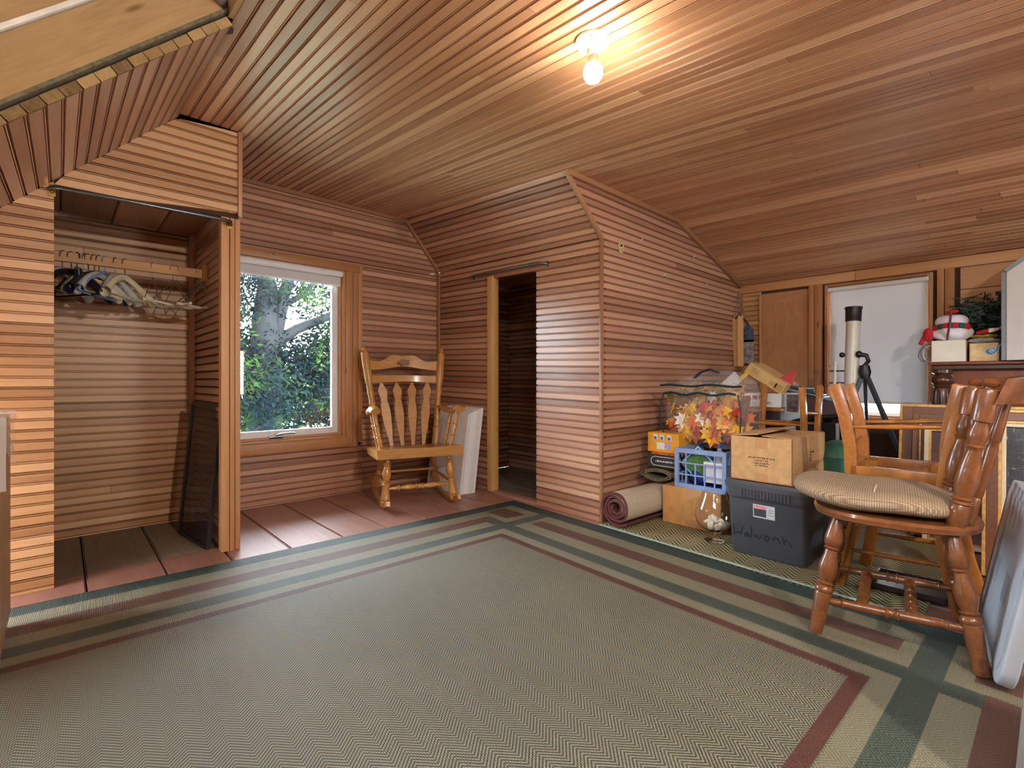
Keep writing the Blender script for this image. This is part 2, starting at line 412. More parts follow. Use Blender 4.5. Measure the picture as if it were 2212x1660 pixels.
# inside the second closet
wi = struct('wall_closet_inner', 'dim beadboard walls inside the narrow doorway closet', MB().box(3.64, 3.7, Y3 + .05, Y2 + .02, 0, 2.2), BACK)
field(wi, (3.62, Y2, 0), -EY, EZ, -EX, [(0, 0), (1.9, 0), (1.9, 1.95), (0, 1.95)], PER, BEAD, v0=.01)
wi2 = struct('wall_closet_inner_left', 'beadboard left wall inside the narrow doorway closet', MB().box(2.74, 3.64, Y2 + .013, Y2 + .05, 0, 2.2), BACK)
field(wi2, (0, Y2, 0), EX, EZ, -EY, [(2.74, 0), (3.62, 0), (3.62, 1.95), (2.74, 1.95)], PER, BEAD, v0=.01)
strip(wi, 'ledge_beam', (3.59, 2.05, 1.52), (3.59, Y2, 1.52), .07, .06, CASING, bev=.003)
strip(wi, 'brace_board', (3.3, Y2 - .03, 1.52), (3.61, Y2 - .03, 1.16), .02, .06, BEAD, up=(0, 1, 0))
ci = struct('ceiling_closet_inner', 'board ceiling inside the narrow doorway closet', MB().box(2.72, 3.66, Y3 + .05, Y2, 1.97, 2.0), BACK)
for i in range(9):
    x0 = 2.73 + i * .1
    board(ci, (x0, Y3 + .06, 1.955), (x0 + .098, Y3 + .06, 1.955), (x0, Y2, 1.955), (x0 + .098, Y2, 1.955), (0, 0, -1), CASING, FLAT)
# ---- big side wall
sp = [(2.645, 0), (X2, 0), (X2, 1.868), (3.642, 2.245), (2.275, 2.25), (2.645, 1.9)]
wsd = struct('wall_side', 'long dark beadboard wall beside the boxes, with a round patched hole', slab([[(2.66, -.03), (X2 + .05, -.03), (X2 + .05, 1.86), (3.642, 2.235), (2.3, 2.24), (2.66, 1.9)]], (0, Y3, 0), EX, EZ, -EY, -.05, -.019), BACK)
field(wsd, (0, Y3, 0), EX, EZ, -EY, sp, PER, BEAD, v0=.0, joints=.15)
strip(wsd, 'crown_strip', (2.29, Y3 - .014, 2.232), (3.642, Y3 - .014, 2.232), .03, .04, TRIM, bev=.005)
strip(wsd, 'crown_strip', (3.642, Y3 - .014, 2.23), (X2, Y3 - .014, 1.855), .03, .035, TRIM, bev=.005)
strip(wsd, 'corner_strip', (X2 - .012, Y3 - .012, 0), (X2 - .012, Y3 - .012, 1.86), .024, .024, TRIM, up=(0, 1, 0))
ph = at(1341, 533, y=Y3 - .002)
mb = MB(); mb.prism([(.034 * math.cos(i * .449) * (1 + .12 * math.sin(i * 2.1)), .052 * math.sin(i * .449) * (1 + .1 * math.cos(i * 1.7))) for i in range(14)], 0, .004, 0, Matrix.Rotation(math.pi / 2, 4, 'X'))
pt = mb.build('plaster_patch', plain('patch_plaster', (186, 158, 112), .9, var=.2, scale=40), wsd, ph, label='pale plaster patch around a small hole')
MB().ball((0, -.006, .006), .009, .006, .009, 8, 6).build('hole', plain('hole_dark', (18, 12, 10), .9), pt)
mn = plain('nail_white', (226, 222, 214), .4)
for u, v, a in ((1385, 518, .9), (1498, 555, .7), (1434, 594, .9), (1526, 614, .1)):
    p = at(u, v, y=Y3 - .004); MB().bar((-.012 * math.sin(a), 0, -.014 * math.cos(a)), (.012 * math.sin(a), -.012, .014 * math.cos(a)), .004, .004).build('nail', mn, wsd, p)
# ---- ceilings
cl = struct('ceiling', 'flat beadboard ceiling with boards running towards the window', MB().hexa([V((.45, YN, zc(.5, YN) + .02)), V((3.642, YN, zc(3.64, YN) + .02)), V((3.642, Y2, zc(.5, Y2) + .02)), V((.45, Y2, zc(.5, Y2) + .02)), V((.45, YN, zc(.5, YN) + .1)), V((3.642, YN, zc(3.64, YN) + .1)), V((3.642, Y2, zc(.5, Y2) + .1)), V((.45, Y2, zc(.5, Y2) + .1))]), BACK)
nx = 67; wx = (3.642 - .455) / nx
for i in range(nx):
    a, b = .455 + i * wx, .455 + (i + 1) * wx
    yf = Y1 if b < .745 else (Y2 if b < 2.33 else Y3)
    g = lambda x, y: V((x, y, zc(x, y)))
    cuts = [YN]
    if R.random() < .55: cuts.append(R.uniform(-.2, yf - .5))
    cuts.append(yf)
    for y0, y1 in zip(cuts, cuts[1:]): board(cl, g(a, y0 + .0008), g(b, y0 + .0008), g(a, y1 - .0008), g(b, y1 - .0008), (0, 0, -1), BEADC, PROFC)
cr = struct('ceiling_right_slope', 'sloping beadboard ceiling above the blind-covered window', MB().hexa([V((3.642, YN, 2.15)), V((X2, YN, 1.89)), V((X2, Y3, 1.89)), V((3.642, Y3, 2.27)), V((3.642, YN, 2.3)), V((X2, YN, 2.0)), V((X2, Y3, 2.0)), V((3.642, Y3, 2.4))]), BACK)
nr = 27
A0, A1, B0, B1 = V((3.642, YN, zc(3.642, YN))), V((3.642, Y3, zc(3.642, Y3))), V((X2, YN, 1.845)), V((X2, Y3, 1.868))
for i in range(nr):
    f0, f1 = i / nr, (i + 1) / nr
    p = lambda f, t: A0.lerp(B0, f).lerp(A1.lerp(B1, f), t)
    j = .63 + R.uniform(-.06, .06) if R.random() < .55 else None
    for t0, t1 in ([(0, j), (j + .0006, 1)] if j else [(0, 1)]): board(cr, p(f0, t0), p(f1, t0), p(f0, t1), p(f1, t1), (-.3, 0, -.95), BEADC, PROFC)
zl = lambda x, y: zs(x) + .0925 * (y - Y1)
XL = -.75
ce = struct('ceiling_left_slope', 'sloping beadboard ceiling left of the hanger closet, sawn off at the opening', MB().hexa([V((XL, Y3 + .02, zl(XL, Y3) + .03)), V((.52, Y3 + .02, zl(.52, Y3) + .03)), V((.52, Y1 + .9, zl(.52, Y1 + .9) + .03)), V((XL, Y1 + .9, zl(XL, Y1 + .9) + .03)), V((XL, Y3 + .02, zl(XL, Y3) + .06)), V((.52, Y3 + .02, zl(.52, Y3) + .06)), V((.52, Y1 + .9, zl(.52, Y1 + .9) + .06)), V((XL, Y1 + .9, zl(XL, Y1 + .9) + .06))]), BACK)
nl = 30
for i in range(nl):
    a, b = XL + (.455 - XL) * i / nl, XL + (.455 - XL) * (i + 1) / nl
    g = lambda x, y: V((x, y, zl(x, y)))
    board(ce, g(a, Y3 + .014), g(b, Y3 + .014), g(a, Y1), g(b, Y1), (.7, 0, -.71), BEAD, thick=.02)
    j = R.uniform(-.004, .004)
    board(ce, g(a + .001, Y3 + j), g(b - .001, Y3 + j), g(a + .001, Y3 + .0135), g(b - .001, Y3 + .0135), (.7, 0, -.71), LATH, FLAT, 'board_end', .027)
us = V((.712, 0, .702)); un = V((-.702, 0, .712))       # up the slope, away from the room
c0 = V((XL - .3, Y3, zl(XL - .3, Y3))); Ls = 1.86
hb = thing('roof_header', 'rough sawn pine header over the sawn-off sloping ceiling', 'beam')
o = MB().box(0, Ls + .28, -.02, .02, .006, .016).build('plaster_edge', OLDP, hb)
M = Matrix((us, V((0, -1, 0)), un)).transposed().to_4x4()
M.translation = c0 + un * .028; o.matrix_world = M
for nm, d, w, y, m in (('header_beam', .044, .132, .0, ROUGH), ('paper_strip', .178, .014, .012, plain('white_paper', (236, 232, 222), .8)), ('header_beam', .194, .50, -.03, ROUGH)):
    o = MB().box(0, Ls + .25, y - .02, y + .02, 0, w).build(nm, m, hb, bev=.003)
    M = Matrix((us, V((0, -1, 0)), un)).transposed().to_4x4(); M.translation = c0 + un * d
    o.matrix_world = M
zr = lambda x, y: .95 + (x + 1.7) * (1.65 / 2.17) + .35 * (y - YN) / (Y3 + .1 - YN)
mb = MB(); SKY = (-.9, -.4, -.9, .3)
for x0, x1, y0, y1 in ((-1.75, SKY[0], YN - .1, Y3 + .12), (SKY[1], .47, YN - .1, Y3 + .12), (SKY[0], SKY[1], YN - .1, SKY[2]), (SKY[0], SKY[1], SKY[3], Y3 + .12)):
    c = [(x0, y0), (x1, y0), (x1, y1), (x0, y1)]; mb.hexa([V((x, y, zr(x, y))) for x, y in c] + [V((x, y, zr(x, y) + .05)) for x, y in c])
struct('ceiling_roof_boards', 'rough roof boards with a skylight beside the camera', mb, ROUGH)
struct('trim_1', 'ceiling edge beam along the roof opening', MB().hexa([V((.44, YN, 1.83)), V((.46, YN, 1.83)), V((.46, Y3, 2.25)), V((.44, Y3, 2.25)), V((.44, YN, 2.62)), V((.46, YN, 2.62)), V((.46, Y3, 2.95)), V((.44, Y3, 2.95))]), ROUGH)
struct('wall_header_back', 'dark boarding behind the roof header', MB().hexa([V((-1.75, Y3 + .05, .9)), V((.6, Y3 + .05, 2.33)), V((.6, Y3 + .09, 2.33)), V((-1.75, Y3 + .09, .9)), V((-1.75, Y3 + .05, 1.5)), V((.6, Y3 + .05, 3.2)), V((.6, Y3 + .09, 3.2)), V((-1.75, Y3 + .09, 1.5))]), BACK)  # board added to shut out the sky showing past the header
# ---- walls behind the camera
struct('wall_outer_left', 'board wall on the far left behind the camera', MB().box(-1.75, -1.7, YN, Y1, -.03, 1.4), BEADT)
mb = MB()
for a in ((-1.75, 2.05, 0, 2.75), (2.75, X2, 0, 2.4), (2.05, 2.75, 0, .6), (2.05, 2.75, 1.6, 2.7)): mb.box(a[0], a[1], YN - .08, YN, a[2] - .06 * (a[2] == 0), a[3])
struct('wall_rear', 'board wall with a window behind the camera', mb, BEADT)
# ---- right wall
B = lambda y0, y1, z0, z1: [(y0, z0), (y1, z0), (y1, z1), (y0, z1)]
wr = struct('wall_right', 'unfinished end wall of boards, plywood and studs around the blind-covered window', slab([B(1.25, 2.0, -.06, 1.9), B(YN, .53, -.06, 1.9), B(.53, 1.25, -.06, .63), B(.53, 1.25, 1.78, 1.9)], (X2, 0, 0), EY, EZ, -EX, -.1, -.02), BACK)
field(wr, (X2, Y3, 0), -EY, EZ, -EX, [(0, 0), (.185, 0), (.185, 1.8), (0, 1.8)], PER, BEADT, v0=.01)
wv = lambda y0, y1, z0, z1, d, m, nm='stud', bev=.002: MB().box(-d, .01, y0, y1, z0, z1).build(nm, m, wr, (X2, 0, 0), bev=bev)
def stud(y0, y1, z0, z1, d, m, nm='stud'):
    return strip(wr, nm, (X2 - d / 2, (y0 + y1) / 2, z0), (X2 - d / 2, (y0 + y1) / 2, z1), abs(y1 - y0), d, m, up=(1, 0, 0), bev=.002)
strip(wr, 'top_beam', (X2 - .02, Y3, 1.828), (X2 - .02, 1.02, 1.824), .04, .075, CASING, bev=.003)
strip(wr, 'top_beam', (X2 - .022, 1.018, 1.824), (X2 - .022, YN, 1.815), .044, .075, CASING, bev=.003)
stud(1.762, 1.784, .3, 1.76, .03, CASING)
PLYP = strip(wr, 'plywood_panel', (X2 - .004, 1.56, .1), (X2 - .004, 1.56, 1.765), .40, .012, PLY, up=(1, 0, 0))
strip(wr, 'panel_board', (X2 - .007, 1.76, 1.72), (X2 - .007, 1.36, 1.72), .012, .09, PLY)
stud(1.322, 1.362, 0, 1.79, .045, CASING); stud(1.262, 1.318, 0, 1.79, .04, CASING)
stud(.462, .502, 0, 1.79, .045, CASING); stud(.405, .458, 0, 1.79, .045, CASING)
stud(-.06, -.02, 0, 1.79, .045, CASING)
for i in range(9):
    z0 = .2 + i * .178
    board(wr, (X2 - .001, .375, z0), (X2 - .001, .375, z0 + .175), (X2 - .001, YN, z0), (X2 - .001, YN, z0 + .175), (-1, 0, 0), CASING if i % 3 else BEADT, FLAT)
# ================================================================== windows
GLASS = NT('window_glass')
tr = GLASS.n('ShaderNodeBsdfTransparent'); gl = GLASS.n('ShaderNodeBsdfGlossy', i_Roughness=.02)
fr = GLASS.n('ShaderNodeFresnel', i_IOR=1.4); mx = GLASS.n('ShaderNodeMixShader')
GLASS.l(fr.outputs[0], mx.inputs[0]); GLASS.l(tr.outputs[0], mx.inputs[1]); GLASS.l(gl.outputs[0], mx.inputs[2]); GLASS.l(mx.outputs[0], GLASS.out.inputs[0])
GLASS = GLASS.m
VINYL = plain('window_vinyl_white', (226, 228, 230), .35, var=.02)
ALU = plain('satin_aluminium', (178, 180, 184), .35, .8, var=.03)
BLIND = NT('blind_fabric')
BLIND.base(srgb(208, 208, 210)); BLIND.set(Roughness=.8)
_t = BLIND.n('ShaderNodeBsdfTranslucent', i_Color=srgb(214, 214, 216)); _m = BLIND.n('ShaderNodeMixShader'); _m.inputs[0].default_value = .014
BLIND.l(BLIND.b.outputs[0], _m.inputs[1]); BLIND.l(_t.outputs[0], _m.inputs[2]); BLIND.l(_m.outputs[0], BLIND.out.inputs[0])
BLIND = BLIND.m
def window(name, label, M, w, z0, z1, glass_in, crank, bead):
    """u = along the wall, local y = outwards; the opening runs from 0 to w, z0 to z1"""
    t = tag(bpy.data.objects.new(name, None), label, kind='structure'); C.objects.link(t); t.matrix_world = M
    def fr(nm, a, d, m, o0, o1, par=t, bev=.002):
        x0, x1, b0, b1 = a
        for q in ((x0, x0 + d, b0, b1), (x1 - d, x1, b0, b1), (x0 + d, x1 - d, b0, b0 + d), (x0 + d, x1 - d, b1 - d, b1)):
            o = MB().box(q[0], q[1], o0, o1, q[2], q[3]).build(nm, m, par, bev=bev)
    fr('window_jamb', (0, w, z0, z1), .022, CASING, -.004, .10)
    fr('stop_bead', (.022, w - .022, z0 + .022, z1 - .022), .02, CASING, .03, .06)
    fr('sash_frame', (.02, w - .02, z0 + .02, z1 - .02), glass_in + .01, VINYL, .062, .098)
    g = .03 + glass_in
    MB().box(g - .005, w - g + .005, .078, .082, z0 + g - .005, z1 - g + .005).build('pane', GLASS, t)
    return t, fr
M = Matrix.Translation((.80, Y2, 0))
w1, fr1 = window('window_1', 'casement window with a tree behind the glass', M, .96, .47, 1.875, .06, True, True)
# casing boards round the window
for a in ((.757, .806, .39, 1.93), (1.757, 1.815, .39, 1.875), (1.818, 1.862, .39, 1.875), (1.865, 1.90, .42, 1.93)):
    o = strip(None, 'casing_board', ((a[0] + a[1]) / 2, Y2 - .008, a[2]), ((a[0] + a[1]) / 2, Y2 - .008, a[3]), a[1] - a[0], .03, CASING, up=(0, 1, 0), bev=.002)
    o.parent = w1; o.matrix_parent_inverse = w1.matrix_world.inverted(); 
for nm, a in (('head_casing', (.757, 1.88, 1.866, 1.93)), ('sill_casing', (.757, 1.79, .395, .474))):
    o = strip(None, nm, (a[0], Y2 - .012, (a[2] + a[3]) / 2), (a[1], Y2 - .012, (a[2] + a[3]) / 2), .034, a[3] - a[2], CASING, bev=.003)
    o.parent = w1; o.matrix_parent_inverse = w1.matrix_world.inverted()
MB().box(.0, .96, -.03, .06, .47, .49).build('window_stool', CASING, w1, bev=.004)
cr_ = MB(); cr_.box(-.05, .05, .02, .05, .5, .52); cr_.tube([(0, .03, .52), (.03, .0, .535), (.1, -.005, .54), (.13, -.005, .535)], [.009, .008, .006, .008], 8)
cr_.build('crank_handle', ALU, w1, (.42, .01, .0), smooth=40)
MB().ball((0, 0, 0), .012, .012, .012, 10, 7).build('blind_hook', ALU, w1, (.39, -.035, 1.906))
bl = thing('roller_blind', 'white roller blind rolled up at the top of the tree window', 'blind', (.80, Y2, 0))
MB().tube([(.03, .005, 1.838), (.93, .005, 1.838)], .026, 14).build('roller', plain('blind_white', (232, 234, 238), .6, var=.02), bl, smooth=40)
MB().box(.035, .925, .026, .029, 1.745, 1.84).build('fabric', BLIND, bl)
MB().box(.035, .925, .022, .033, 1.737, 1.752).build('bottom_bar', plain('blind_white', (232, 234, 238)), bl, bev=.003)
# right window
M = Matrix(((0, 1, 0), (-1, 0, 0), (0, 0, 1))).to_4x4(); M.translation = (X2, 1.25, 0)
w2, fr2 = window('window_2', 'right-hand window hidden behind a lowered white blind', M, .72, .62, 1.78, .035, True, True)
b2 = thing('roller_blind', 'white roller blind pulled down over the right window behind the telescope', 'blind', (X2, 1.25, 0), -math.pi / 2)
MB().tube([(.028, .012, 1.735), (.695, .012, 1.735)], .02, 14).build('roller', plain('blind_white', (232, 234, 238)), b2, smooth=40)
MB().grid(lambda a, b: (.038 + .645 * a, .024 + .004 * math.sin(a * 9) * (1 - b), .765 + .97 * b), 24, 12).build('fabric', BLIND, b2, smooth=60)
MB().box(.038, .683, .018, .031, .757, .777).build('bottom_bar', plain('blind_white', (232, 234, 238)), b2, bev=.003)
for x in (.026, .692): MB().box(x - .004, x + .004, -.005, .03, 1.715, 1.757).build('bracket', ALU, b2)
# added rear window, unseen behind the camera, lets in fill daylight
M = Matrix(((-1, 0, 0), (0, -1, 0), (0, 0, 1))).to_4x4(); M.translation = (2.75, YN, 0)
window('window_3', 'plain window in the wall behind the camera', M, .7, .6, 1.6, .04, False, False)
wk = tag(bpy.data.objects.new('window_4', None), 'skylight in the roof slope beside the camera', kind='structure'); C.objects.link(wk)  # made-up skylight, brings soft daylight in from the left
cks = [(SKY[0], SKY[2]), (SKY[1], SKY[2]), (SKY[1], SKY[3]), (SKY[0], SKY[3])]
MB().hexa([V((x, y, zr(x, y) + .02)) for x, y in cks] + [V((x, y, zr(x, y) + .026)) for x, y in cks]).build('pane', GLASS, wk)
for a, b in zip(cks, cks[1:] + cks[:1]): MB().bar((*a, zr(*a) + .02), (*b, zr(*b) + .02), .05, .07, (-.6, 0, .8)).build('skylight_frame', VINYL, wk)
# ================================================================== ceiling lamps
PORC = plain('porcelain_cream', (232, 226, 204), .25, var=.02, Coat_Weight=.4)
def bulbmat(p):
    b = NT('bulb_lit'); b.b.inputs['Emission Color'].default_value = (1, .91, .80, 1); b.b.inputs['Emission Strength'].default_value = p
    b.base((1, 1, 1, 1)); return b.m
def lamp(label, x, y, power):
    z = zc(x, y); t = thing('ceiling_light', label, 'light fixture', (x, y, z))
    lath = lambda nm, prof, m: MB().turned((0, 0, 0), (0, 0, -1), [(a, b) for b, a in prof], 28).build(nm, m, t, smooth=50)
    lath('base', [(.0, 0), (.062, 0), (.063, .006), (.058, .012), (.03, .019), (.022, .026), (.02, .045), (.021, .052), (.017, .055), (0, .055)], PORC)
    lath('bulb_neck', [(.013, .05), (.015, .066), (.021, .078), (.027, .088), (.0265, .09), (0, .09)], plain('bulb_collar', (214, 186, 158), .4))  # neck flared wide to hold bulb light off the ceiling
    lath('bulb', [(.012, .0885), (.0255, .0895), (.0315, .099), (.0345, .114), (.032, .13), (.024, .143), (.012, .15), (0, .152)], bulbmat(power))
    for a in (.5, .5 + math.pi): MB().ball((.045 * math.cos(a), .045 * math.sin(a), -.015), .005, .005, .003, 8, 5).build('screw', plain('brass', (150, 120, 60), .3, .9), t)
    MB().tube([(-.021, 0, -.04), (-.03, 0, -.045), (-.03, 0, -.085)], .0015, 6).build('pull_chain', plain('brass', (150, 120, 60)), t)
    return t
lamp('bare lit bulb in a cream porcelain ceiling holder', 1.395, 1.075, BULB_POWER[0])
lamp('second bare bulb holder on the ceiling behind the camera', .74, -1.0, BULB_POWER[1])
# ================================================================== outside
gd = struct('ground', 'pale lawn far below the tree window', MB().box(-150, 150, 8, 260, -6.3, -6.0), plain('lawn', (96, 112, 92), .9, var=.2, scale=.3))
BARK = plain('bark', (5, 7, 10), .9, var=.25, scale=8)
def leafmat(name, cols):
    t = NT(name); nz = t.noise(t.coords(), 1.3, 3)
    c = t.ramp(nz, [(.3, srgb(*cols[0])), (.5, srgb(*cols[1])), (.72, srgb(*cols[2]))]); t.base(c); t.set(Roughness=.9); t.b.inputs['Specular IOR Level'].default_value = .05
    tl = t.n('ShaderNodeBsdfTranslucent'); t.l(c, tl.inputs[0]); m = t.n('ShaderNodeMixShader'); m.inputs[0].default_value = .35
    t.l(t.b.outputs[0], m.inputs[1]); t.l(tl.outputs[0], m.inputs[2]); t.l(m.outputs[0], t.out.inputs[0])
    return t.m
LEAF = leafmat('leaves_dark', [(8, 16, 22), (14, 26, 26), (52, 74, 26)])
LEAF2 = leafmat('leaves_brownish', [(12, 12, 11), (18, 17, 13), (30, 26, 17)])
def foliage(name, blobs, mat, par, per=260, sz=.12):
    vs = []; fs = []
    for (c, rx, ry, rz, k) in blobs:
        for i in range(int(per * k)):
            d = V((R.gauss(0, 1), R.gauss(0, 1), R.gauss(0, 1))).normalized() * (R.random() ** .45)
            p = V(c) + V((d.x * rx, d.y * ry, d.z * rz))
            a = V((R.gauss(0, 1), R.gauss(0, 1), R.gauss(0, 1))).normalized(); b = a.orthogonal().normalized()
            s = sz * R.uniform(.6, 1.3); o = len(vs)
            vs += [p - a * s, p + b * s * .45, p + a * s, p - b * s * .45]; fs.append((o, o + 1, o + 2, o + 3))
    mb = MB(); mb.v = [tuple(v) for v in vs]; mb.f = fs; mb.m = [0] * len(fs)
    me = bpy.data.meshes.new(name); me.from_pydata(mb.v, [], fs); me.materials.append(mat)
    o = bpy.data.objects.new(name, me); C.objects.link(o); o.parent = par; o['kind'] = 'stuff'
    return o
W_ = lambda u, v, y: at(u, v, y=y)
# big forked tree, trunk about 0.6 m thick
ty = 13.0
tb = W_(572, 1400, ty); 
tr1 = thing('tree', 'big forked tree close to the tree window', 'tree', (tb.x, ty, -6.0))
L = lambda u, v, dy=0: W_(u, v, ty + dy) - V((tb.x, ty, -6.0))
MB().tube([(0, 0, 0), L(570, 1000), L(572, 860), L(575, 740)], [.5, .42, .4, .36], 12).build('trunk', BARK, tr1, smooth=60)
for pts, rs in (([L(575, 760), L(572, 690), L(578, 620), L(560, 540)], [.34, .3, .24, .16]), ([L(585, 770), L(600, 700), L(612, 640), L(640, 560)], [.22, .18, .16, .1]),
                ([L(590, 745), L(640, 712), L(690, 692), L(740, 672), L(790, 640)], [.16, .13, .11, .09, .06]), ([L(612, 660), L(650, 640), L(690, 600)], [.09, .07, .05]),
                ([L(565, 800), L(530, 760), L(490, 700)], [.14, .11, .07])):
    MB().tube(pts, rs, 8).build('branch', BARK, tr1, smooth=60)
bl_ = []
for (u, v, dy, r, k) in ((540, 610, 0, .9, .7), (610, 600, 1, 1.0, .8), (690, 615, .5, 1.1, 1.0), (650, 640, -1, .8, .5), (520, 680, 0, .7, .4), (560, 840, -1, 1.0, 1.3), (620, 800, 0, 1.0, 1.3),
                          (540, 900, -1, .8, .9), (660, 780, .5, .9, 1.0), (600, 890, 0, .7, .6), (580, 760, 0, .8, .7), (700, 740, 0, .8, .8), (530, 770, .5, .8, .8), (700, 830, 0, .7, .8), (640, 850, 0, .8, .9), (760, 700, 0, 1.2, 1), (480, 640, 0, 1.2, 1), (480, 800, 0, 1.2, 1), (600, 500, 0, 1.6, 1.2), (720, 530, 0, 1.4, 1), (590, 950, 0, .6, .5)):
    bl_.append((L(u, v, dy), r * 1.0, r * 1.2, r * .8, k))
for (u, v) in ((360, 560), (400, 700), (360, 820), (430, 900), (420, 600), (820, 560), (860, 680), (830, 800), (920, 600), (900, 760), (760, 600), (780, 860), (500, 440), (660, 430), (800, 450)): bl_.append((L(u, v, R.uniform(-1, 1)), 1.4, 1.5, 1.2, 1.1))
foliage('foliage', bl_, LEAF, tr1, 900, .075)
# a lower, browner tree to the right and a far line of trees
t2 = thing('tree', 'brownish bushy tree right of the forked tree outside', 'tree', (W_(740, 1200, 16).x, 16, -6.0))
L2 = lambda u, v, dy=0: W_(u, v, 16 + dy) - V((W_(740, 1200, 16).x, 16, -6.0))
MB().tube([(0, 0, 0), L2(738, 800), L2(730, 700)], [.3, .22, .12], 8).build('trunk', BARK, t2, smooth=60)
foliage('foliage', [(L2(710, 720), 1.0, 1, 1.1, .9), (L2(690, 900), .9, 1, .35, .7), (L2(720, 800), .8, 1, 1.2, 1.2), (L2(690, 790), .8, .9, .9, .8), (L2(740, 880), 1, 1, 1, .8)], LEAF2, t2, 800, .085)
t3 = thing('hedgerow', 'dim line of trees along the far edge of the lawn', 'trees', (20, 70, -6.0))
foliage('foliage', [((x * 6 - 80, R.uniform(-4, 4), 5.5), 4.5, 4, 5.6 + R.uniform(-.5, 1.5), 1) for x in range(26)], LEAF, t3, 500, .8)
t3['kind'] = 'stuff'
# ================================================================== rugs
def rugmat():
    t = NT('herringbone_rug')
    uv = t.n('ShaderNodeUVMap', uv_map='metres'); sp = t.n('ShaderNodeSeparateXYZ'); t.l(uv.outputs[0], sp.inputs[0])
    u, v = sp.outputs[0], sp.outputs[1]                     # metres from the right edge and from the window-side edge
    WR, LR = 4.27, 3.07
    mn = lambda a, b: t.math('MINIMUM', a, b)
    du = mn(u, t.math('SUBTRACT', WR, u)); dv = mn(v, t.math('SUBTRACT', LR, v)); d = mn(du, dv)
    def band(x, a, b): return t.math('MULTIPLY', t.math('GREATER_THAN', x, a), t.math('LESS_THAN', x, b))
    AND = lambda a, b: t.math('MULTIPLY', a, b)
    # zigzag weave: fine oblique lines that turn every 6 cm
    zz = t.math('ABSOLUTE', t.math('SUBTRACT', t.math('FRACT', t.math('MULTIPLY', u, 1 / .085)), .5))
    zz = t.math('MULTIPLY', zz, .085)
    li = t.math('FRACT', t.math('MULTIPLY', t.math('ADD', v, zz), 1 / .0125))
    line = t.math('GREATER_THAN', li, .5)
    nz = t.noise(t.coords(), 300, 2)
    nb = t.noise(t.coords(), 2.2, 4)
    beige = t.mix(nb, srgb(132, 124, 98), srgb(156, 148, 120)); sage = t.mix(nb, srgb(38, 48, 46), srgb(58, 68, 64))
    green = t.mix(nb, srgb(26, 48, 46), srgb(42, 68, 62)); red = t.mix(nb, srgb(74, 38, 30), srgb(98, 52, 42))
    field_ = t.mix(t.math('MULTIPLY', line, .95), beige, sage)
    col = field_
    gl = t.mix(t.math('MULTIPLY', line, .30), green, beige); rl = t.mix(t.math('MULTIPLY', line, .2), red, beige)
    pb = t.mix(t.math('MULTIPLY', line, .45), beige, green)
    col = t.mix(t.math('LESS_THAN', d, .58), col, pb)
    col = t.mix(band(d, .585, .632), col, red)
    # green middle band, running through at the corner
    col = t.mix(AND(band(dv, .425, .515), t.math('GREATER_THAN', du, .1)), col, gl)
    col = t.mix(AND(band(du, .425, .515), t.math('GREATER_THAN', dv, .3)), col, gl)
    # red outer band, broken at the corner block
    col = t.mix(AND(band(dv, .225, .33), t.math('GREATER_THAN', du, .42)), col, rl)
    col = t.mix(AND(band(du, .215, .32), t.math('GREATER_THAN', dv, .56)), col, rl)
    col = t.mix(AND(band(du, .2, .36), band(dv, .13, .36)), col, rl)
    col = t.mix(t.math('LESS_THAN', d, .112), col, green)
    fz = t.math('FRACT', t.math('MULTIPLY', u, 1 / .0055)); fz2 = t.math('FRACT', t.math('MULTIPLY', v, 1 / .0055))
    h = t.math('ADD', t.math('MULTIPLY', t.math('MULTIPLY', t.math('PINGPONG', fz, .5), t.math('PINGPONG', fz2, .5)), 3.0), t.math('MULTIPLY', line, .5))
    col = t.mix(t.math('MULTIPLY', nz, .25), col, srgb(60, 60, 52))
    t.base(col); t.set(Roughness=.48); t.b.inputs['Specular IOR Level'].default_value = .6
    t.bump(h, .8, .004)
    return t.m
def rug(name, label, P, nu, nv, WR, LR, mat, zf, th=.009):
    """P(a, b): floor point for a, b in 0..1; UV in metres"""
    mb = MB(); top = [(i / nu, j / nv) for i in range(nu + 1) for j in range(nv + 1)]
    vs = [P(a, b) + V((0, 0, zf(a, b))) for a, b in top]; n = len(vs)
    me = bpy.data.meshes.new(name); fs = []
    for i in range(nu):
        for j in range(nv): q = i * (nv + 1) + j; fs.append((q, q + nv + 1, q + nv + 2, q + 1))
    rim = [i * (nv + 1) for i in range(nu + 1)] + [nu * (nv + 1) + j for j in range(1, nv + 1)] + [i * (nv + 1) + nv for i in range(nu - 1, -1, -1)] + [j for j in range(nv - 1, 0, -1)]
    base = len(vs)
    for r in rim: p = V(vs[r]); vs.append(V((p.x, p.y, p.z - th)))
    m = len(rim)
    for k in range(m): fs.append((rim[k], rim[(k + 1) % m], base + (k + 1) % m, base + k))
    me.from_pydata([tuple(v) for v in vs], [], fs); me.materials.append(mat)
    uvl = me.uv_layers.new(name='metres'); uvs = [(a * WR, b * LR) for a, b in top] + [(top[r][0] * WR, top[r][1] * LR) for r in rim]
    for lp in me.loops: uvl.data[lp.index].uv = uvs[lp.vertex_index]
    bm = bmesh.new(); bm.from_mesh(me); bmesh.ops.recalc_face_normals(bm, faces=bm.faces); bm.to_mesh(me); bm.free()
    me.shade_smooth(); me.set_sharp_from_angle(angle=.6)
    o = bpy.data.objects.new(name, me); C.objects.link(o)
    return o
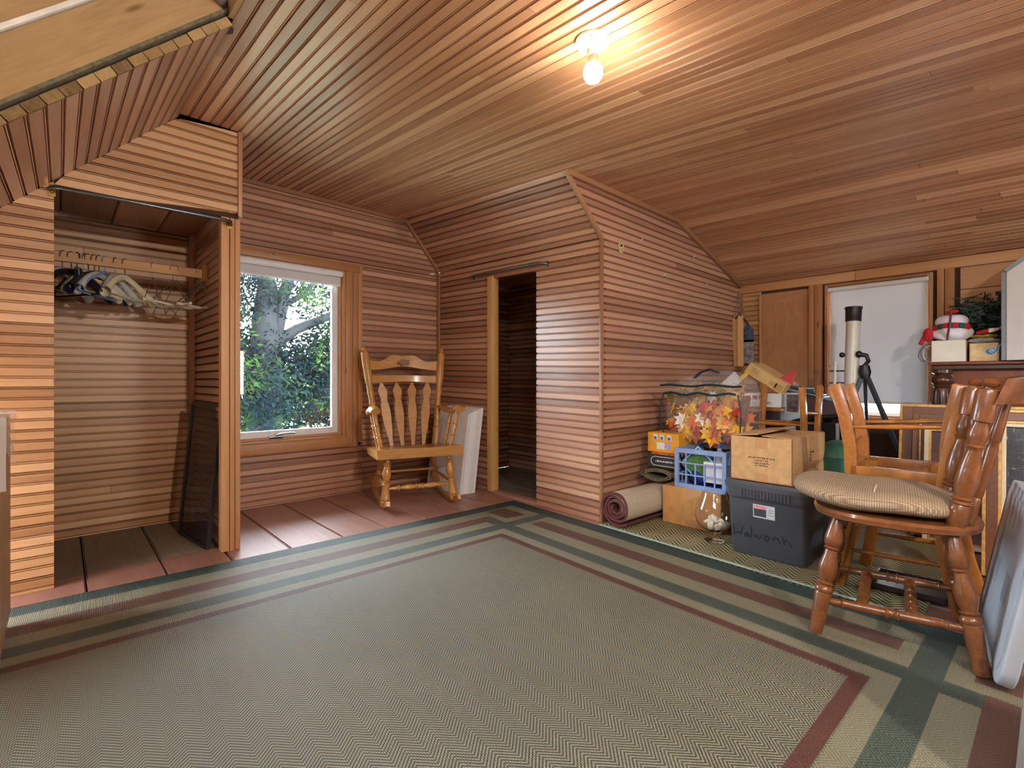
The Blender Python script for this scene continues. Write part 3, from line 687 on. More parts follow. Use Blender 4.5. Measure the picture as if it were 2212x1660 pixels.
# corners: right-window, left-window, right-near, left-near
RWc, LWc, RNc, LNc = V((2.60, 2.775, 0)), V((-1.66, 2.925, 0)), V((2.42, -.235, 0)), V((-1.80, -.12, 0))
rP = lambda a, b: RWc.lerp(LWc, a).lerp(RNc.lerp(LNc, a), b)
rz_ = lambda a, b: .0105 + .0015 * math.sin(a * 9 + b * 3) * math.sin(b * 7)
rg = rug('area_rug', 'large green, beige and brick red herringbone rug with striped border', rP, 90, 70, 4.27, 3.07, rugmat(), rz_)
tag(rg, rg.name and 'large green, beige and brick red herringbone rug with striped border', 'rug')
def rug2mat():
    t = NT('diamond_weave_carpet'); co = t.coords((1, 1, 1)); sp = t.n('ShaderNodeSeparateXYZ'); t.l(co, sp.inputs[0])
    zz = t.math('MULTIPLY', t.math('PINGPONG', sp.outputs[1], .06), 1.0)
    li = t.math('FRACT', t.math('MULTIPLY', t.math('ADD', sp.outputs[0], zz), 1 / .03)); line = t.math('GREATER_THAN', li, .5)
    nb = t.noise(co, 3, 4)
    t.base(t.mix(line, t.mix(nb, srgb(150, 136, 92), srgb(182, 166, 122)), t.mix(nb, srgb(56, 56, 38), srgb(78, 78, 56))))
    t.set(Roughness=.9); t.bump(line, .5, .003); return t.m
c2 = [V((2.565, 1.93, 0)), V((3.95, 1.93, 0)), V((2.475, .30, 0)), V((3.95, .30, 0))]
r2 = rug('carpet_remnant', 'olive and beige diamond weave carpet under the boxes', lambda a, b: c2[0].lerp(c2[1], a).lerp(c2[2].lerp(c2[3], a), b), 20, 24, 1.5, 1.6, rug2mat(), lambda a, b: .010)
tag(r2, 'olive and beige diamond weave carpet under the boxes', 'carpet')
r2b = MB(); r2b.tube([V((2.562, 1.92, .014)), V((2.528, 1.3, .014)), V((2.498, .75, .014)), V((2.473, .3, .014))], .012, 8, squash=.5); r2b.build('edge_binding', plain('binding_grey_green', (136, 152, 138), .8, var=.1, scale=60), r2, smooth=60)
# ================================================================== rocking chair
OAK = wood('honey_oak', [(138, 88, 36), (176, 122, 58), (196, 146, 80), (212, 168, 102)], .32, grain=(3, 22, 22), tone=.1, coat=.5)
def vase(b=.02):
    return [(0, b * .7), (.06, b * .75), (.08, b * 1.15), (.1, b * .8), (.12, b * 1.2), (.15, b * .85), (.2, b), (.32, b * 1.35), (.42, b * 1.0), (.46, b * .75), (.48, b * 1.15), (.5, b * .75), (.53, b * 1.25), (.6, b * .95), (.8, b * 1.3), (.86, b * 1.35), (.88, b * 1.0), (.9, b * 1.3), (.95, b * 1.1), (1, b * .8)]
rc = thing('rocking_chair', 'honey oak rocking chair with shaped slats and carved crest', 'chair', (2.06, 3.37, .0), math.radians(-18.5))
P_ = lambda nm, mb, m=OAK, sm=45, **k: mb.build(nm, m, rc, smooth=sm, **k)
for sx in (-1, 1):
    x = sx * .262
    pts = [(x, -.37 + .80 * i / 14, .014 + .11 * ((i / 14 - .42) / .58) ** 2 * (1 if i > 5.9 else 1.1)) for i in range(15)]
    mb = MB()
    for a, b in zip(pts, pts[1:]): mb.bar(a, b, .026, .034)
    P_('rocker', mb, sm=60)
    P_('leg', MB().turned((sx * .235, -.19, .36), (sx * .262, -.235, .028), vase(.0255), 14))
    P_('leg', MB().turned((sx * .2, .17, .36), (sx * .262, .25, .05), vase(.024), 14))
    P_('stretcher', MB().turned((sx * .25, -.2, .16), (sx * .24, .21, .18), [(0, .008), (.2, .011), (.5, .014), (.8, .011), (1, .008)], 10))
    # back post
    P_('back_post', MB().turned((sx * .235, .2, .40), (sx * .335, .36, 1.235), [(0, 0.0205), (.08, 0.0256), (.13, 0.0282), (.17, 0.0307), (.18, 0.0218), (.2, 0.0294), (.22, 0.0230), (.27, 0.0269), (.36, 0.0269), (.42, 0.0230), (.44, 0.0282), (.46, 0.0218), (.5, 0.0243), (.55, 0.0294), (.58, 0.0230), (.6, 0.0294), (.62, 0.0230), (.64, 0.0307), (.7, 0.0333), (.8, 0.0346), (.92, 0.0320), (.935, 0.0320), (.94, 0.0166), (.948, 0.0154), (.96, 0.0243), (.98, 0.0218), (.992, 0.0115), (1, 0.0026)], 14))
    # arm: swept board with rolled front
    ap = [(sx * .285, .26, .73), (sx * .305, .16, .705), (sx * .325, .04, .695), (sx * .335, -.08, .715), (sx * .33, -.17, .735), (sx * .325, -.21, .72)]
    P_('arm', MB().tube(ap, [.026, .032, .037, .042, .045, .038], 12, squash=.62, up=(0, 0, 1)), sm=60)
    sp_ = [(0, 0.0117), (.1, 0.0169), (.3, 0.0182), (.33, 0.0143), (.36, 0.0208), (.39, 0.0143), (.6, 0.0182), (.63, 0.0143), (.66, 0.0208), (.7, 0.0156), (.9, 0.0156), (1, 0.0117)]
    P_('arm_spindle', MB().turned((sx * .265, -.12, .41), (sx * .325, -.14, .715), sp_, 12))
    P_('arm_spindle', MB().turned((sx * .262, .03, .41), (sx * .318, .02, .69), sp_, 12))
P_('stretcher', MB().turned((-.24, -.21, .15), (.24, -.21, .15), [(0, .009), (.1, .012), (.16, .013), (.18, .022), (.2, .012), (.25, .016), (.32, .022), (.4, .017), (.43, .015), (.45, .023), (.47, .016), (.5, .02), (.53, .016), (.55, .023), (.57, .015), (.6, .017), (.68, .022), (.75, .016), (.8, .012), (.82, .022), (.84, .013), (.9, .012), (1, .009)], 12))
P_('stretcher', MB().turned((-.23, .2, .2), (.23, .2, .2), [(0, .008), (.3, .011), (.7, .011), (1, .008)], 10))
# seat with a scooped top
def seat_top(a, b):
    x, y = -.325 + .65 * a, -.28 + .52 * b
    return x, y, .425 - .08 * y - .018 * math.sin(math.pi * a) * math.sin(math.pi * min(1, b * 1.15))
mb = MB(); mb.grid(seat_top, 17, 13); q = [(-.325, -.28), (.325, -.28), (.325, .24), (-.325, .24)]
ed = [seat_top(i / 16, 0) for i in range(17)] + [seat_top(1, j / 12) for j in range(1, 13)] + [seat_top(1 - i / 16, 1) for i in range(1, 17)] + [seat_top(0, 1 - j / 12) for j in range(1, 12)]
n_ = len(ed); mb.add([e for e in ed] + [(e[0] * .985, e[1] * .985, .362 - .05 * e[1]) for e in ed], [(i, (i + 1) % n_, n_ + (i + 1) % n_, n_ + i) for i in range(n_)] + [tuple(range(n_, 2 * n_))])
P_('seat', mb, sm=40)
def post_at(z, sx): 
    t = (z - .40) / .835; return V((sx * (.235 + .1 * t), .2 + .16 * t, z))
def rail(zlo, zhi, bow, th=.02):
    """bowed back rail between the posts; zlo, zhi: heights as functions of s in 0..1"""
    mb = MB()
    def fn(d):
        def f(a, b):
            z = zlo(a) + (zhi(a) - zlo(a)) * b; L_, R_ = post_at(z, -1), post_at(z, 1)
            p = L_.lerp(R_, a); return (p.x, p.y + bow * math.sin(math.pi * a) + d, z)
        return f
    N, K = 25, 5
    mb.grid(fn(-th / 2), N, K); mb.grid(fn(th / 2), N, K)
    for b in (0, 1):
        mb.grid(lambda a, c: fn(-th / 2 + th * c)(a, b), N, 2)
    return mb
hump = lambda a, s: math.exp(-((a - .5) / s) ** 2)
crest = P_('crest_rail', rail(lambda a: 1.035 + .035 * hump(a, .26), lambda a: 1.115 + .06 * hump(a, .2) + .018 * math.cos(a * math.pi * 6) * math.sin(math.pi * a), .045))
MB().prism([(.045 * math.cos(i * .628) * (1 + .4 * (i % 2)), .022 * math.sin(i * .628) * (1 + .4 * (i % 2))) for i in range(10)], -.001, .002, 0, Matrix.Translation((0, .346, 1.105)) @ Matrix.Rotation(math.pi / 2, 4, 'X')).build('carving', plain('carved_dark_oak', (128, 84, 40), .5), crest)
P_('back_rail', rail(lambda a: .925 + .015 * hump(a, .4), lambda a: .985 + .008 * hump(a, .4), .045, .018))
for k, s in enumerate((.17, .39, .61, .83)):
    prof = [(0, .014), (.1, .017), (.3, .029), (.5, .037), (.62, .034), (.7, .025), (.74, .024), (.8, .032), (.86, .037), (.9, .034), (.95, .018), (1, .009)]
    top = post_at(.93, -1).lerp(post_at(.93, 1), s) + V((0, .045 * math.sin(math.pi * s), 0)); bot = V((-.2 + .4 * s, .2, .41))
    mb = MB(); pl_ = []
    ts = [i / 28 for i in range(29)]
    def wid(t):
        for (a, wa), (b, wb_) in zip(prof, prof[1:]):
            if a <= t <= b: f = (t - a) / (b - a); f = f * f * (3 - 2 * f); return wa + (wb_ - wa) * f
    for d in (-.007, .007):
        mb.grid(lambda a, b, d=d: tuple(bot.lerp(top, a) + V(((b * 2 - 1) * wid(a), d, 0))), 29, 3)
    for e in (-1, 1):
        mb.grid(lambda a, b, e=e: tuple(bot.lerp(top, a) + V((e * wid(a), -.007 + .014 * b, 0))), 29, 2)
    P_('slat', mb)
# ================================================================== foam board stack behind it
fm = thing('foam_board_stack', 'leaning stack of white foam insulation boards beside the closet doorway', 'foam boards', (2.585, 3.49, 0), math.radians(86))
FOAM = plain('foam_white', (236, 238, 242), .7, var=.02)
for k in range(9):
    y0 = .018 * k
    pts = []
    for z, sh in ((0.001, .0), (.715 - .006 * k, -.09)):
        pts += [(-.27 + .004 * math.sin(k), sh * -1 + y0 * -1 - .016, z), (.27 + .004 * math.sin(k), sh * -1 - y0 - .016, z), (.27, sh * -1 - y0, z), (-.27, sh * -1 - y0, z)]
    MB().hexa([(-x, -y, z) for x, y, z in pts]).build('foam_board', FOAM, fm)
# ================================================================== curtain rods
STEEL = plain('steel_grey', (110, 116, 120), .3, .9, var=.1)
cr1 = thing('curtain_rod', 'grey metal curtain rod across the top of the hanger closet', 'curtain rod', (0, Y1, 0))
a_, b_ = at(112, 402, y=Y1 - .06), at(500, 478, y=Y1 - .06)
MB().tube([(a_.x - .01, -.005, a_.z + .0), (a_.x, -.045, a_.z), (a_.x + .03, -.06, a_.z), (b_.x - .03, -.06, b_.z), (b_.x, -.045, b_.z), (b_.x + .012, -.005, b_.z - .005)], .0075, 8, squash=1.3).build('rod', STEEL, cr1, smooth=60)
for p in (a_, b_): 
    mb = MB(); mb.box(p.x - .012, p.x + .012, -.008, 0.0, p.z - .03, p.z + .022); mb.ball((p.x, -.012, p.z - .012), .008, .008, .008, 8, 6); mb.build('bracket', plain('brass', (150, 120, 60)), cr1, smooth=40)
cr2 = thing('curtain_rod', 'short grey curtain rod above the narrow closet doorway', 'curtain rod', (0, 0, 0))
a_, b_ = PD(1.41, 1.862), PD(.50, 1.815)
MB().tube([a_ + nd * .005, a_ + nd * .035 - eu * .005, a_ + nd * .05 - eu * .04, b_ + nd * .05 + eu * .06 + EZ * .012, b_ + nd * .035 + eu * .015 + EZ * .003, b_ + nd * .005], .007, 8, squash=1.3).build('rod', STEEL, cr2, smooth=60)
for p in (a_, b_): mb = MB(); mb.bar(p - EZ * .025 + nd * .004, p + EZ * .02 + nd * .004, .022, .008, nd); mb.ball(p + nd * .012 - EZ * .016, .007, .007, .007, 8, 6); mb.build('bracket', STEEL, cr2, smooth=40)
# ================================================================== closet: rail, hangers, framed glass
RAILZ, RAILY = 1.605, 3.5
hr = thing('hanging_rail', 'pale wooden hanging rail inside the hanger closet', 'rail', (0, RAILY, RAILZ))
MB().box(-.68, .655, -.013, .013, -.027, .027).build('rail_board', wood('pale_lath', [(168, 122, 74), (198, 152, 100), (216, 176, 126)], .6), hr, bev=.004)
MB().box(.64, .664, -.05, .05, -.05, .05).build('rail_block', CASING, hr, bev=.003)
PLW = plain('hanger_plastic_cream', (222, 214, 176), .35, var=.04); PLB = plain('hanger_plastic_black', (24, 26, 34), .35); PLC = plain('hanger_plastic_clear', (196, 196, 188), .2, var=.03); PLS = plain('hanger_plastic_blue', (120, 150, 206), .3); WIRE = plain('hanger_wire', (150, 142, 130), .35, .8)
def hook(mb, h, r=.0022, mi=0):
    z0 = .03
    mb.tube([(0, 0, z0 - h), (0, 0, z0 - .045)] + [(0, .024 * math.cos(a), z0 - .022 + .024 * math.sin(a)) for a in [math.radians(x) for x in (-60, -20, 20, 60, 100, 140, 180, 205)]], r, 6, mi)
def hanger(kind, label, x, yaw, mat, sway=0.0, s=1.0, group=None):
    t = thing('coat_hanger', label, 'hanger', (x, RAILY, RAILZ), yaw, group)
    t.rotation_euler = (0, sway, yaw)
    hk = MB(); hook(hk, .085, .003 if kind != 'wire' else .0018); hk.build('hook', WIRE if kind != 'tube' else mat, t, smooth=60)
    z = -.055
    mb = MB()
    if kind == 'tube':
        mb.tube([(0, 0, z), (0, .1 * s, z - .05), (0, .19 * s, z - .11), (0, .205 * s, z - .13), (0, .18 * s, z - .145), (0, 0, z - .145), (0, -.18 * s, z - .145), (0, -.205 * s, z - .13), (0, -.19 * s, z - .11), (0, -.1 * s, z - .05)], .006, 8, closed=True)
        mb.build('body', mat, t, smooth=60)
    elif kind == 'suit':
        def fn(a, b):
            y = (a * 2 - 1) * .21 * s; w = .006 + .02 * abs(a * 2 - 1) ** 1.5; th = 2 * math.pi * b
            return (w * math.cos(th) + .03 * (a * 2 - 1) ** 2, y, z - .02 - .115 * abs(a * 2 - 1) ** 1.6 + (.016 + .012 * abs(a * 2 - 1)) * math.sin(th))
        mb.grid(fn, 21, 10, cv=True); mb.build('body', mat, t, smooth=60)
        MB().tube([(.02, -.17 * s, z - .13), (.02, .17 * s, z - .13)], .004, 6).build('trouser_bar', mat, t, smooth=60)
    elif kind == 'skirt':
        mb.tube([(0, -.19 * s, z - .02), (0, .19 * s, z - .02)], .005, 8); mb.build('bar', WIRE, t, smooth=60)
        for y in (-.14, .14): MB().box(-.012, .012, y * s - .02, y * s + .02, z - .08, z - .01).build('clip', mat, t, bev=.004)
    else:
        mb.tube([(0, 0, z), (0, .19 * s, z - .14), (0, .2 * s, z - .15)], .0024, 6); mb.tube([(0, 0, z), (0, -.19 * s, z - .14), (0, -.2 * s, z - .15)], .0024, 6)
        mb.build('wire', WIRE, t, smooth=60)
        MB().tube([(0, -.2 * s, z - .15), (0, 0, z - .153), (0, .2 * s, z - .15)], .008, 8).build('paper_tube', plain('hanger_paper', (228, 220, 204), .6), t, smooth=60)
    return t
G = 'hangers on the closet rail'
hx = lambda u: at(u, 585, y=RAILY).x
hanger('suit', 'clear wide plastic hanger hanging at the pier end of the closet rail', hx(136), -.5, PLC, .05, .9, G)
hanger('suit', 'black wide plastic hanger next to the clear one', hx(154), -.75, PLB, 0, 1, G)
hanger('tube', 'black thin plastic hanger twisted on the closet rail', hx(166), .5, PLB, 0, .95, G)
hanger('skirt', 'wire skirt hanger with white and black clips', hx(183), -.3, PLB, 0, .7, G)
hanger('suit', 'cream plastic hanger with a short neck among the black hangers', hx(191), -.8, PLW, 0, .75, G)
hanger('suit', 'dark navy wide hanger beside the blue tube hanger', hx(204), -.65, plain('hanger_navy', (30, 32, 50), .4), 0, 1, G)
hanger('suit', 'smoky clear plastic hanger behind the blue tube hanger', hx(214), -.6, PLC, 0, .95, G)
hanger('tube', 'light blue tube hanger in the hanger closet', hx(227), -.55, PLS, 0, 1.05, G)
hanger('suit', 'clear plastic hanger just behind the cream one', hx(250), -.45, PLC, 0, .9, G)
hanger('suit', 'broad cream plastic hanger at the end of the bunch', hx(270), -.6, PLW, 0, 1, G)
for u, yw, wl_ in ((330, -.35, 'lone thin wire hanger with a white paper tube next to the broad cream hanger'), (374, -.75, 'thin wire hanger with a white paper tube, paired in the middle of the bare rail'), (381, .3, 'thin wire hanger with a white paper tube, paired in the middle of the bare rail'), (430, -.9, 'thin wire hanger with a white paper tube by the rail end block'), (437, .5, 'thin wire hanger with a white paper tube by the rail end block')): hanger('wire', wl_, hx(u), yw, WIRE, 0, .8, G)
fg = thing('framed_glass', 'black framed glass pane leaning inside the hanger closet', 'framed glass', (.545, 3.62, 0))
fa, fb = V((0, 0, 0.004)), V((.062, -.46, 0.004)); up_ = V((.072, 0, .80))
BLK = plain('frame_black', (26, 24, 28), .4)
ez_ = up_.normalized(); ex_ = (fb - fa).normalized(); nn = ex_.cross(ez_).normalized()
for a, b in ((fa, fb), (fa + up_, fb + up_), (fa, fa + up_), (fb, fb + up_)): MB().bar(a, b, .022, .022, nn).build('frame_bar', BLK, fg, bev=.002)
dk = NT('dark_glass'); dk.base(srgb(40, 34, 46)); dk.set(Roughness=.05); dk.b.inputs['Alpha'].default_value = .55; dk = dk.m
MB().hexa([fa + nn * -.003, fb + nn * -.003, fb + nn * .003, fa + nn * .003, fa + up_ + nn * -.003, fb + up_ + nn * -.003, fb + up_ + nn * .003, fa + up_ + nn * .003]).build('pane', dk, fg)
# ================================================================== wrapped cabinet at the left edge
wc = thing('wrapped_cabinet', 'low wooden cabinet partly wrapped in clear plastic by the closet pier', 'cabinet', (-.472, 2.38, .0125))
MB().box(-.34, .333, -.2, .3, .05, .81).build('body', wood('cabinet_veneer', [(150, 112, 82), (178, 140, 106), (196, 160, 128)], .4), wc, bev=.004)
MB().box(.326, .336, -.2, -.19, .05, .81).build('edge_strip', plain('edge_pale', (206, 190, 172), .4), wc)
pw = NT('plastic_wrap'); pw.base((1, 1, 1, 1)); pw.set(Roughness=.08); pw.b.inputs['Alpha'].default_value = .35; pw = pw.m
mb = MB()
mb.grid(lambda a, b: (-.35 + .70 * a, -.21 + .52 * b, .822 + .006 * math.sin(a * 40) * math.sin(b * 23)), 30, 20)
mb.grid(lambda a, b: (.345 + .006 * math.sin(b * 30 + a * 9), -.21 + .52 * a, .822 - (.10 + .12 * a) * b), 20, 8); mb.grid(lambda a, b: (-.35 + .70 * a, -.212 + .006 * math.sin(a * 50 + b * 7), .822 - (.13 + .1 * math.sin(a * 8)) * b), 30, 8)
mb.build('plastic_wrap', pw, wc, smooth=80)
for x in (-.3, .3):
    for y in (-.17, .27): MB().turned((x, y, .05), (x, y, 0), [(0, .02), (1, .016)], 10).build('foot', BLK, wc)
# ================================================================== boxes and rolls along the side wall
KRAFT = plain('cardboard_kraft', (188, 148, 100), .8, var=.06, scale=30)
KRAFT2 = plain('cardboard_orange', (196, 142, 84), .8, var=.06, scale=20)
INK = plain('print_ink', (84, 66, 48), .8, var=0)
TAPE = NT('packing_tape'); TAPE.base(srgb(186, 140, 96)); TAPE.set(Roughness=.12); TAPE = TAPE.m
def spiral(par, nm, x0, x1, ay, az, turns, th, mats, cy, cz, tail=0.0, rin=.3, n=120):
    """rolled strip along x: outer face mats[0], inner face and ends mats[1]"""
    def pt(s, d):
        a = -math.pi / 2 - .3 + s * turns * 2 * math.pi
        k = 1 - (1 - rin) * s
        wob = 1 + .03 * math.sin(a * 3 + s * 9)
        return ((ay * k * wob - d) * math.cos(a), (az * k * wob - d) * math.sin(a))
    mb = MB(); o = [pt(i / n, 0) for i in range(n + 1)]; q = [pt(i / n, th) for i in range(n + 1)]
    if tail:
        o = [(o[0][0] - tail * (1 - j / 6) * -1 * -1, o[0][1] + .02 * (1 - j / 6) ** 2) for j in range(6)] + o
        q = [(p[0] - .0, p[1] + th) for p in o[:6]] + q
    m = len(o)
    vs = [(x0, y, z) for y, z in o] + [(x1, y, z) for y, z in o] + [(x0, y, z) for y, z in q] + [(x1, y, z) for y, z in q]
    for i in range(m - 1):
        mb.f.append((i, i + 1, m + i + 1, m + i)); mb.m.append(0)
        mb.f.append((2 * m + i, 2 * m + i + 1, 3 * m + i + 1, 3 * m + i)); mb.m.append(1)
        mb.f.append((i, i + 1, 2 * m + i + 1, 2 * m + i)); mb.m.append(1)
        mb.f.append((m + i, m + i + 1, 3 * m + i + 1, 3 * m + i)); mb.m.append(1)
    mb.f += [(0, m, 3 * m, 2 * m), (m - 1, 2 * m - 1, 4 * m - 1, 3 * m - 1)]; mb.m += [1, 1]
    mb.v = vs
    return mb.build(nm, mats, par, (0, cy, cz), smooth=50)
BURG = plain('rug_pile_burgundy', (88, 40, 36), .95, var=.2, scale=120); BKG = plain('rug_backing_beige', (186, 172, 150), .9, var=.06, scale=80)
t = thing('rolled_rug', 'rolled burgundy rug with beige backing, lying against the side wall', 'rolled rug', (2.60, 1.825, .0))
t.rotation_euler = (0, 0, math.radians(-3))
spiral(t, 'roll', 0, .72, .122, .116, 3.4, .017, [BKG, BURG], 0, .132, tail=.05)
OLIVE = plain('carpet_olive', (142, 128, 92), .9, var=.12, scale=60); OLVD = plain('carpet_olive_back', (104, 96, 72), .95, var=.2, scale=60)
t = thing('rolled_carpet', 'flattened olive carpet roll on top of the rolled burgundy rug', 'rolled carpet', (2.99, 1.765, .0))
spiral(t, 'roll', 0, .42, .125, .044, 2.6, .009, [OLIVE, OLVD], 0, .302, rin=.62)
t = thing('cardboard_carton', 'small orange-tan cardboard carton under the blue crate', 'box', (2.95, 1.30, 0), math.radians(1))
MB().box(0, .40, 0, .39, 0.011, .255).build('carton', KRAFT2, t, bev=.004)
for z0, z1 in ((.20, .2555), (.0115, .06)): MB().box(-.001, .001, .14, .23, z0, z1).build('tape', TAPE, t)
MB().box(0, .40, .16, .20, .255, .256).build('tape', TAPE, t)
# blue crate
BLUE = plain('crate_blue', (134, 158, 206), .4, var=.03)
t = thing('milk_crate', 'light blue plastic lattice crate on the tan carton', 'crate', (2.965, 1.285, .257), math.radians(1))
cw, cd_, chh = .31, .36, .25
for z, h in ((.012, .03), (chh - .012, .03)):
    for a, b in (((0, 0), (cd_, 0)), ((0, cw), (cd_, cw)), ((0, 0), (0, cw)), ((cd_, 0), (cd_, cw))): MB().bar((a[0], a[1], z), (b[0], b[1], z), .016, h).build('rim', BLUE, t, bev=.002)
for x in (0, cd_):
    for y in (0, cw): MB().box(x - .011, x + .011, y - .013, y + .013, 0, chh).build('corner_post', BLUE, t, bev=.002)
    for z in (.085, .16): MB().bar((x, 0, z), (x, cw, z), .008, .009).build('lattice_bar', BLUE, t)
    for k in range(1, 5): MB().bar((x, cw * k / 5, .012), (x, cw * k / 5, chh - .012 if k in (1, 4) else .16), .008, .009).build('lattice_bar', BLUE, t)
for y in (0, cw):
    for z in (.085, .16): MB().bar((0, y, z), (cd_, y, z), .008, .009).build('lattice_bar', BLUE, t)
    for k in range(1, 5): MB().bar((cd_ * k / 5, y, .012), (cd_ * k / 5, y, chh - .012), .008, .009).build('lattice_bar', BLUE, t)
MB().box(0, cd_, 0, cw, .0, .006).build('bottom', BLUE, t)
# things in the crate
q = thing('blue_cloth', 'crumpled royal blue cloth at the bottom of the blue crate', 'cloth', (3.13, 1.44, .266))
def crump(a, b):
    w = 2 * math.pi * a; e = math.pi * (b - .5) * .99; k = 1 + .13 * math.sin(5 * w + 3 * b) + .08 * math.sin(9 * w * 1 + 14 * b)
    return (.14 * k * math.cos(w) * math.cos(e), .125 * k * math.sin(w) * math.cos(e), .06 + .062 * k * math.sin(e))
MB().grid(crump, 40, 20, cu=True).build('cloth', plain('cloth_royal_blue', (26, 52, 128), .6, var=.2, scale=20), q, smooth=80)
q = thing('white_carton', 'plain white carton standing in the blue crate', 'box', (2.985, 1.30, .27))
MB().box(0, .10, 0, .13, 0.035, .165).build('carton', plain('carton_white', (234, 234, 234), .6, var=.02), q, bev=.003)
MB().box(-.002, .0, .06, .062, .04, .16).build('seam', plain('carton_seam', (190, 190, 190)), q)
q = thing('greeting_card', 'green card with teal and white border poking out of the crate', 'card', (3.02, 1.475, .405), 0, None, (math.radians(45), math.radians(-6), 0))
for d, s, m in ((0, .093, plain('card_teal', (40, 130, 170), .5)), (-.0015, .086, plain('card_white', (228, 236, 238), .5)), (-.003, .08, plain('card_teal2', (34, 112, 150), .5)), (-.0045, .068, plain('card_green', (86, 134, 62), .6, var=.15, scale=40))):
    MB().box(d - .0012, d, -s, s, -s, s).build('card_layer', m, q)
q = thing('water_bottle', 'small clear bottle with a blue cap in the crate', 'bottle', (3.06, 1.36, .30))
cb = NT('clear_plastic'); cb.base(srgb(214, 226, 232)); cb.set(Roughness=.08); cb.b.inputs['Alpha'].default_value = .45; CLEARP = cb.m
MB().turned((0, 0, 0), (0, 0, .23), [(0, .03), (.7, .032), (.8, .028), (.9, .014), (.93, .012), (1, .012)], 14).build('body', CLEARP, q, smooth=50)
MB().turned((0, 0, .222), (0, 0, .245), [(0, .014), (1, .014)], 14).build('cap', plain('cap_blue', (40, 90, 170), .4), q, smooth=50)
# black and yellow boxes
t = thing('black_box', 'flat black retail box with a white outline, on the olive carpet roll', 'box', (3.0, 1.59, .352))
MB().box(0, .36, 0, .25, 0, .09).build('carton', plain('box_black', (34, 32, 34), .35), t, bev=.003)
pts = [(-.0015, .018 + .0 * i, 0) for i in range(1)]
rr = [(-.002, y, z) for y, z in [(0.0, .015), (.19, .015)] + [(.19 + .03 * math.sin(a), .045 - .03 * math.cos(a)) for a in [math.pi * i / 8 for i in range(1, 8)]] + [(.19, .075), (0.0, .075)]]
MB().tube(rr, .0022, 6).build('outline', plain('print_white', (226, 222, 216), .6, var=0), t)
mb = MB(); y = .185
while y > .03:
    w = R.choice((.003, .004, .005, .006)); mb.box(-.0015, 0, y - w, y, .040, .040 + R.choice((.008, .010, .012))); y -= w + (.0015 if R.random() < .8 else .007)
mb.build('lettering', plain('print_white', (226, 222, 216)), t)
MB().box(.0, .30, .03, .22, .0902, .1).build('orange_sleeve', plain('sleeve_orange', (196, 92, 56), .5, var=.15, scale=30), t, bev=.002)
t = thing('yellow_box', 'yellow retail box with small blue pictures, on the black box', 'box', (3.04, 1.625, .452))
MB().box(0, .24, 0, .235, 0, .135).build('carton', plain('box_yellow', (226, 160, 40), .45, var=.04), t, bev=.002)
for y in (.175, .125, .07):
    MB().box(-.0012, 0, y - .016, y + .016, .086, .122).build('picture', plain('picture_pale', (222, 222, 214), .5, var=.03), t)
    MB().box(-.0022, -.001, y - .008, y + .011, .088, .108).build('picture', plain('picture_blue', (70, 100, 170), .5, var=.2, scale=90), t)
MB().box(-.0012, 0, .105, .165, .022, .068).build('panel', plain('picture_pale', (222, 222, 214)), t); MB().box(-.0012, 0, .06, .105, .022, .068).build('panel', plain('panel_lilac', (170, 160, 186), .5, var=.2, scale=80), t)
# glass snifter with shells
GL = NT('clear_glass'); GL.base((1, 1, 1, 1)); GL.set(Roughness=.0, IOR=1.35); GL.b.inputs['Transmission Weight'].default_value = 1.0; GL = GL.m
t = thing('glass_snifter', 'large footed glass snifter holding white shells, beside the tote', 'glass vase', (2.80, 1.275, .012))
prof = [(.0, .052), (.004, .055), (.008, .05), (.014, .014), (.03, .009), (.048, .009), (.056, .03), (.075, .068), (.11, .1), (.15, .108), (.2, .1), (.25, .078), (.285, .066), (.285, .063), (.25, .075), (.2, .097), (.15, .105), (.11, .097), (.078, .066), (.062, .03), (.060, .001)]
mb = MB(); nn_ = 36
vs = [(r * math.cos(2 * math.pi * k / nn_), r * math.sin(2 * math.pi * k / nn_), z) for z, r in prof for k in range(nn_)]
mb.add(vs, [(i * nn_ + k, i * nn_ + (k + 1) % nn_, (i + 1) * nn_ + (k + 1) % nn_, (i + 1) * nn_ + k) for i in range(len(prof) - 1) for k in range(nn_)] + [tuple(range(nn_))[::-1]])
mb.build('bowl', GL, t, smooth=70)
SHELL = plain('shell_white', (230, 222, 204), .6, var=.1, scale=40)
for k in range(26):
    a = R.uniform(0, 6.28); r_ = R.uniform(0, .062); z = .088 + R.uniform(0, .02) + (.06 * max(0, 1 - r_ / .05) * R.random())
    s = R.uniform(.012, .022)
    q = thing('seashell', 'white seashell in the glass snifter', 'shell', (2.80 + r_ * math.cos(a), 1.275 + r_ * math.sin(a), .012 + z), 0, 'shells in the glass snifter', (R.uniform(0, 3), R.uniform(0, 3), R.uniform(0, 6)))
    MB().grid(lambda u, v: (s * 1.4 * (u - .5) * 2, s * math.sqrt(max(0, 1 - (2 * u - 1) ** 2)) * (1 + .12 * math.sin(v * 44)) * math.cos(2 * math.pi * v) * .9, s * .55 * math.sqrt(max(0, 1 - (2 * u - 1) ** 2)) * math.sin(2 * math.pi * v)), 8, 14, cv=True).build('shell', SHELL, q, smooth=60)
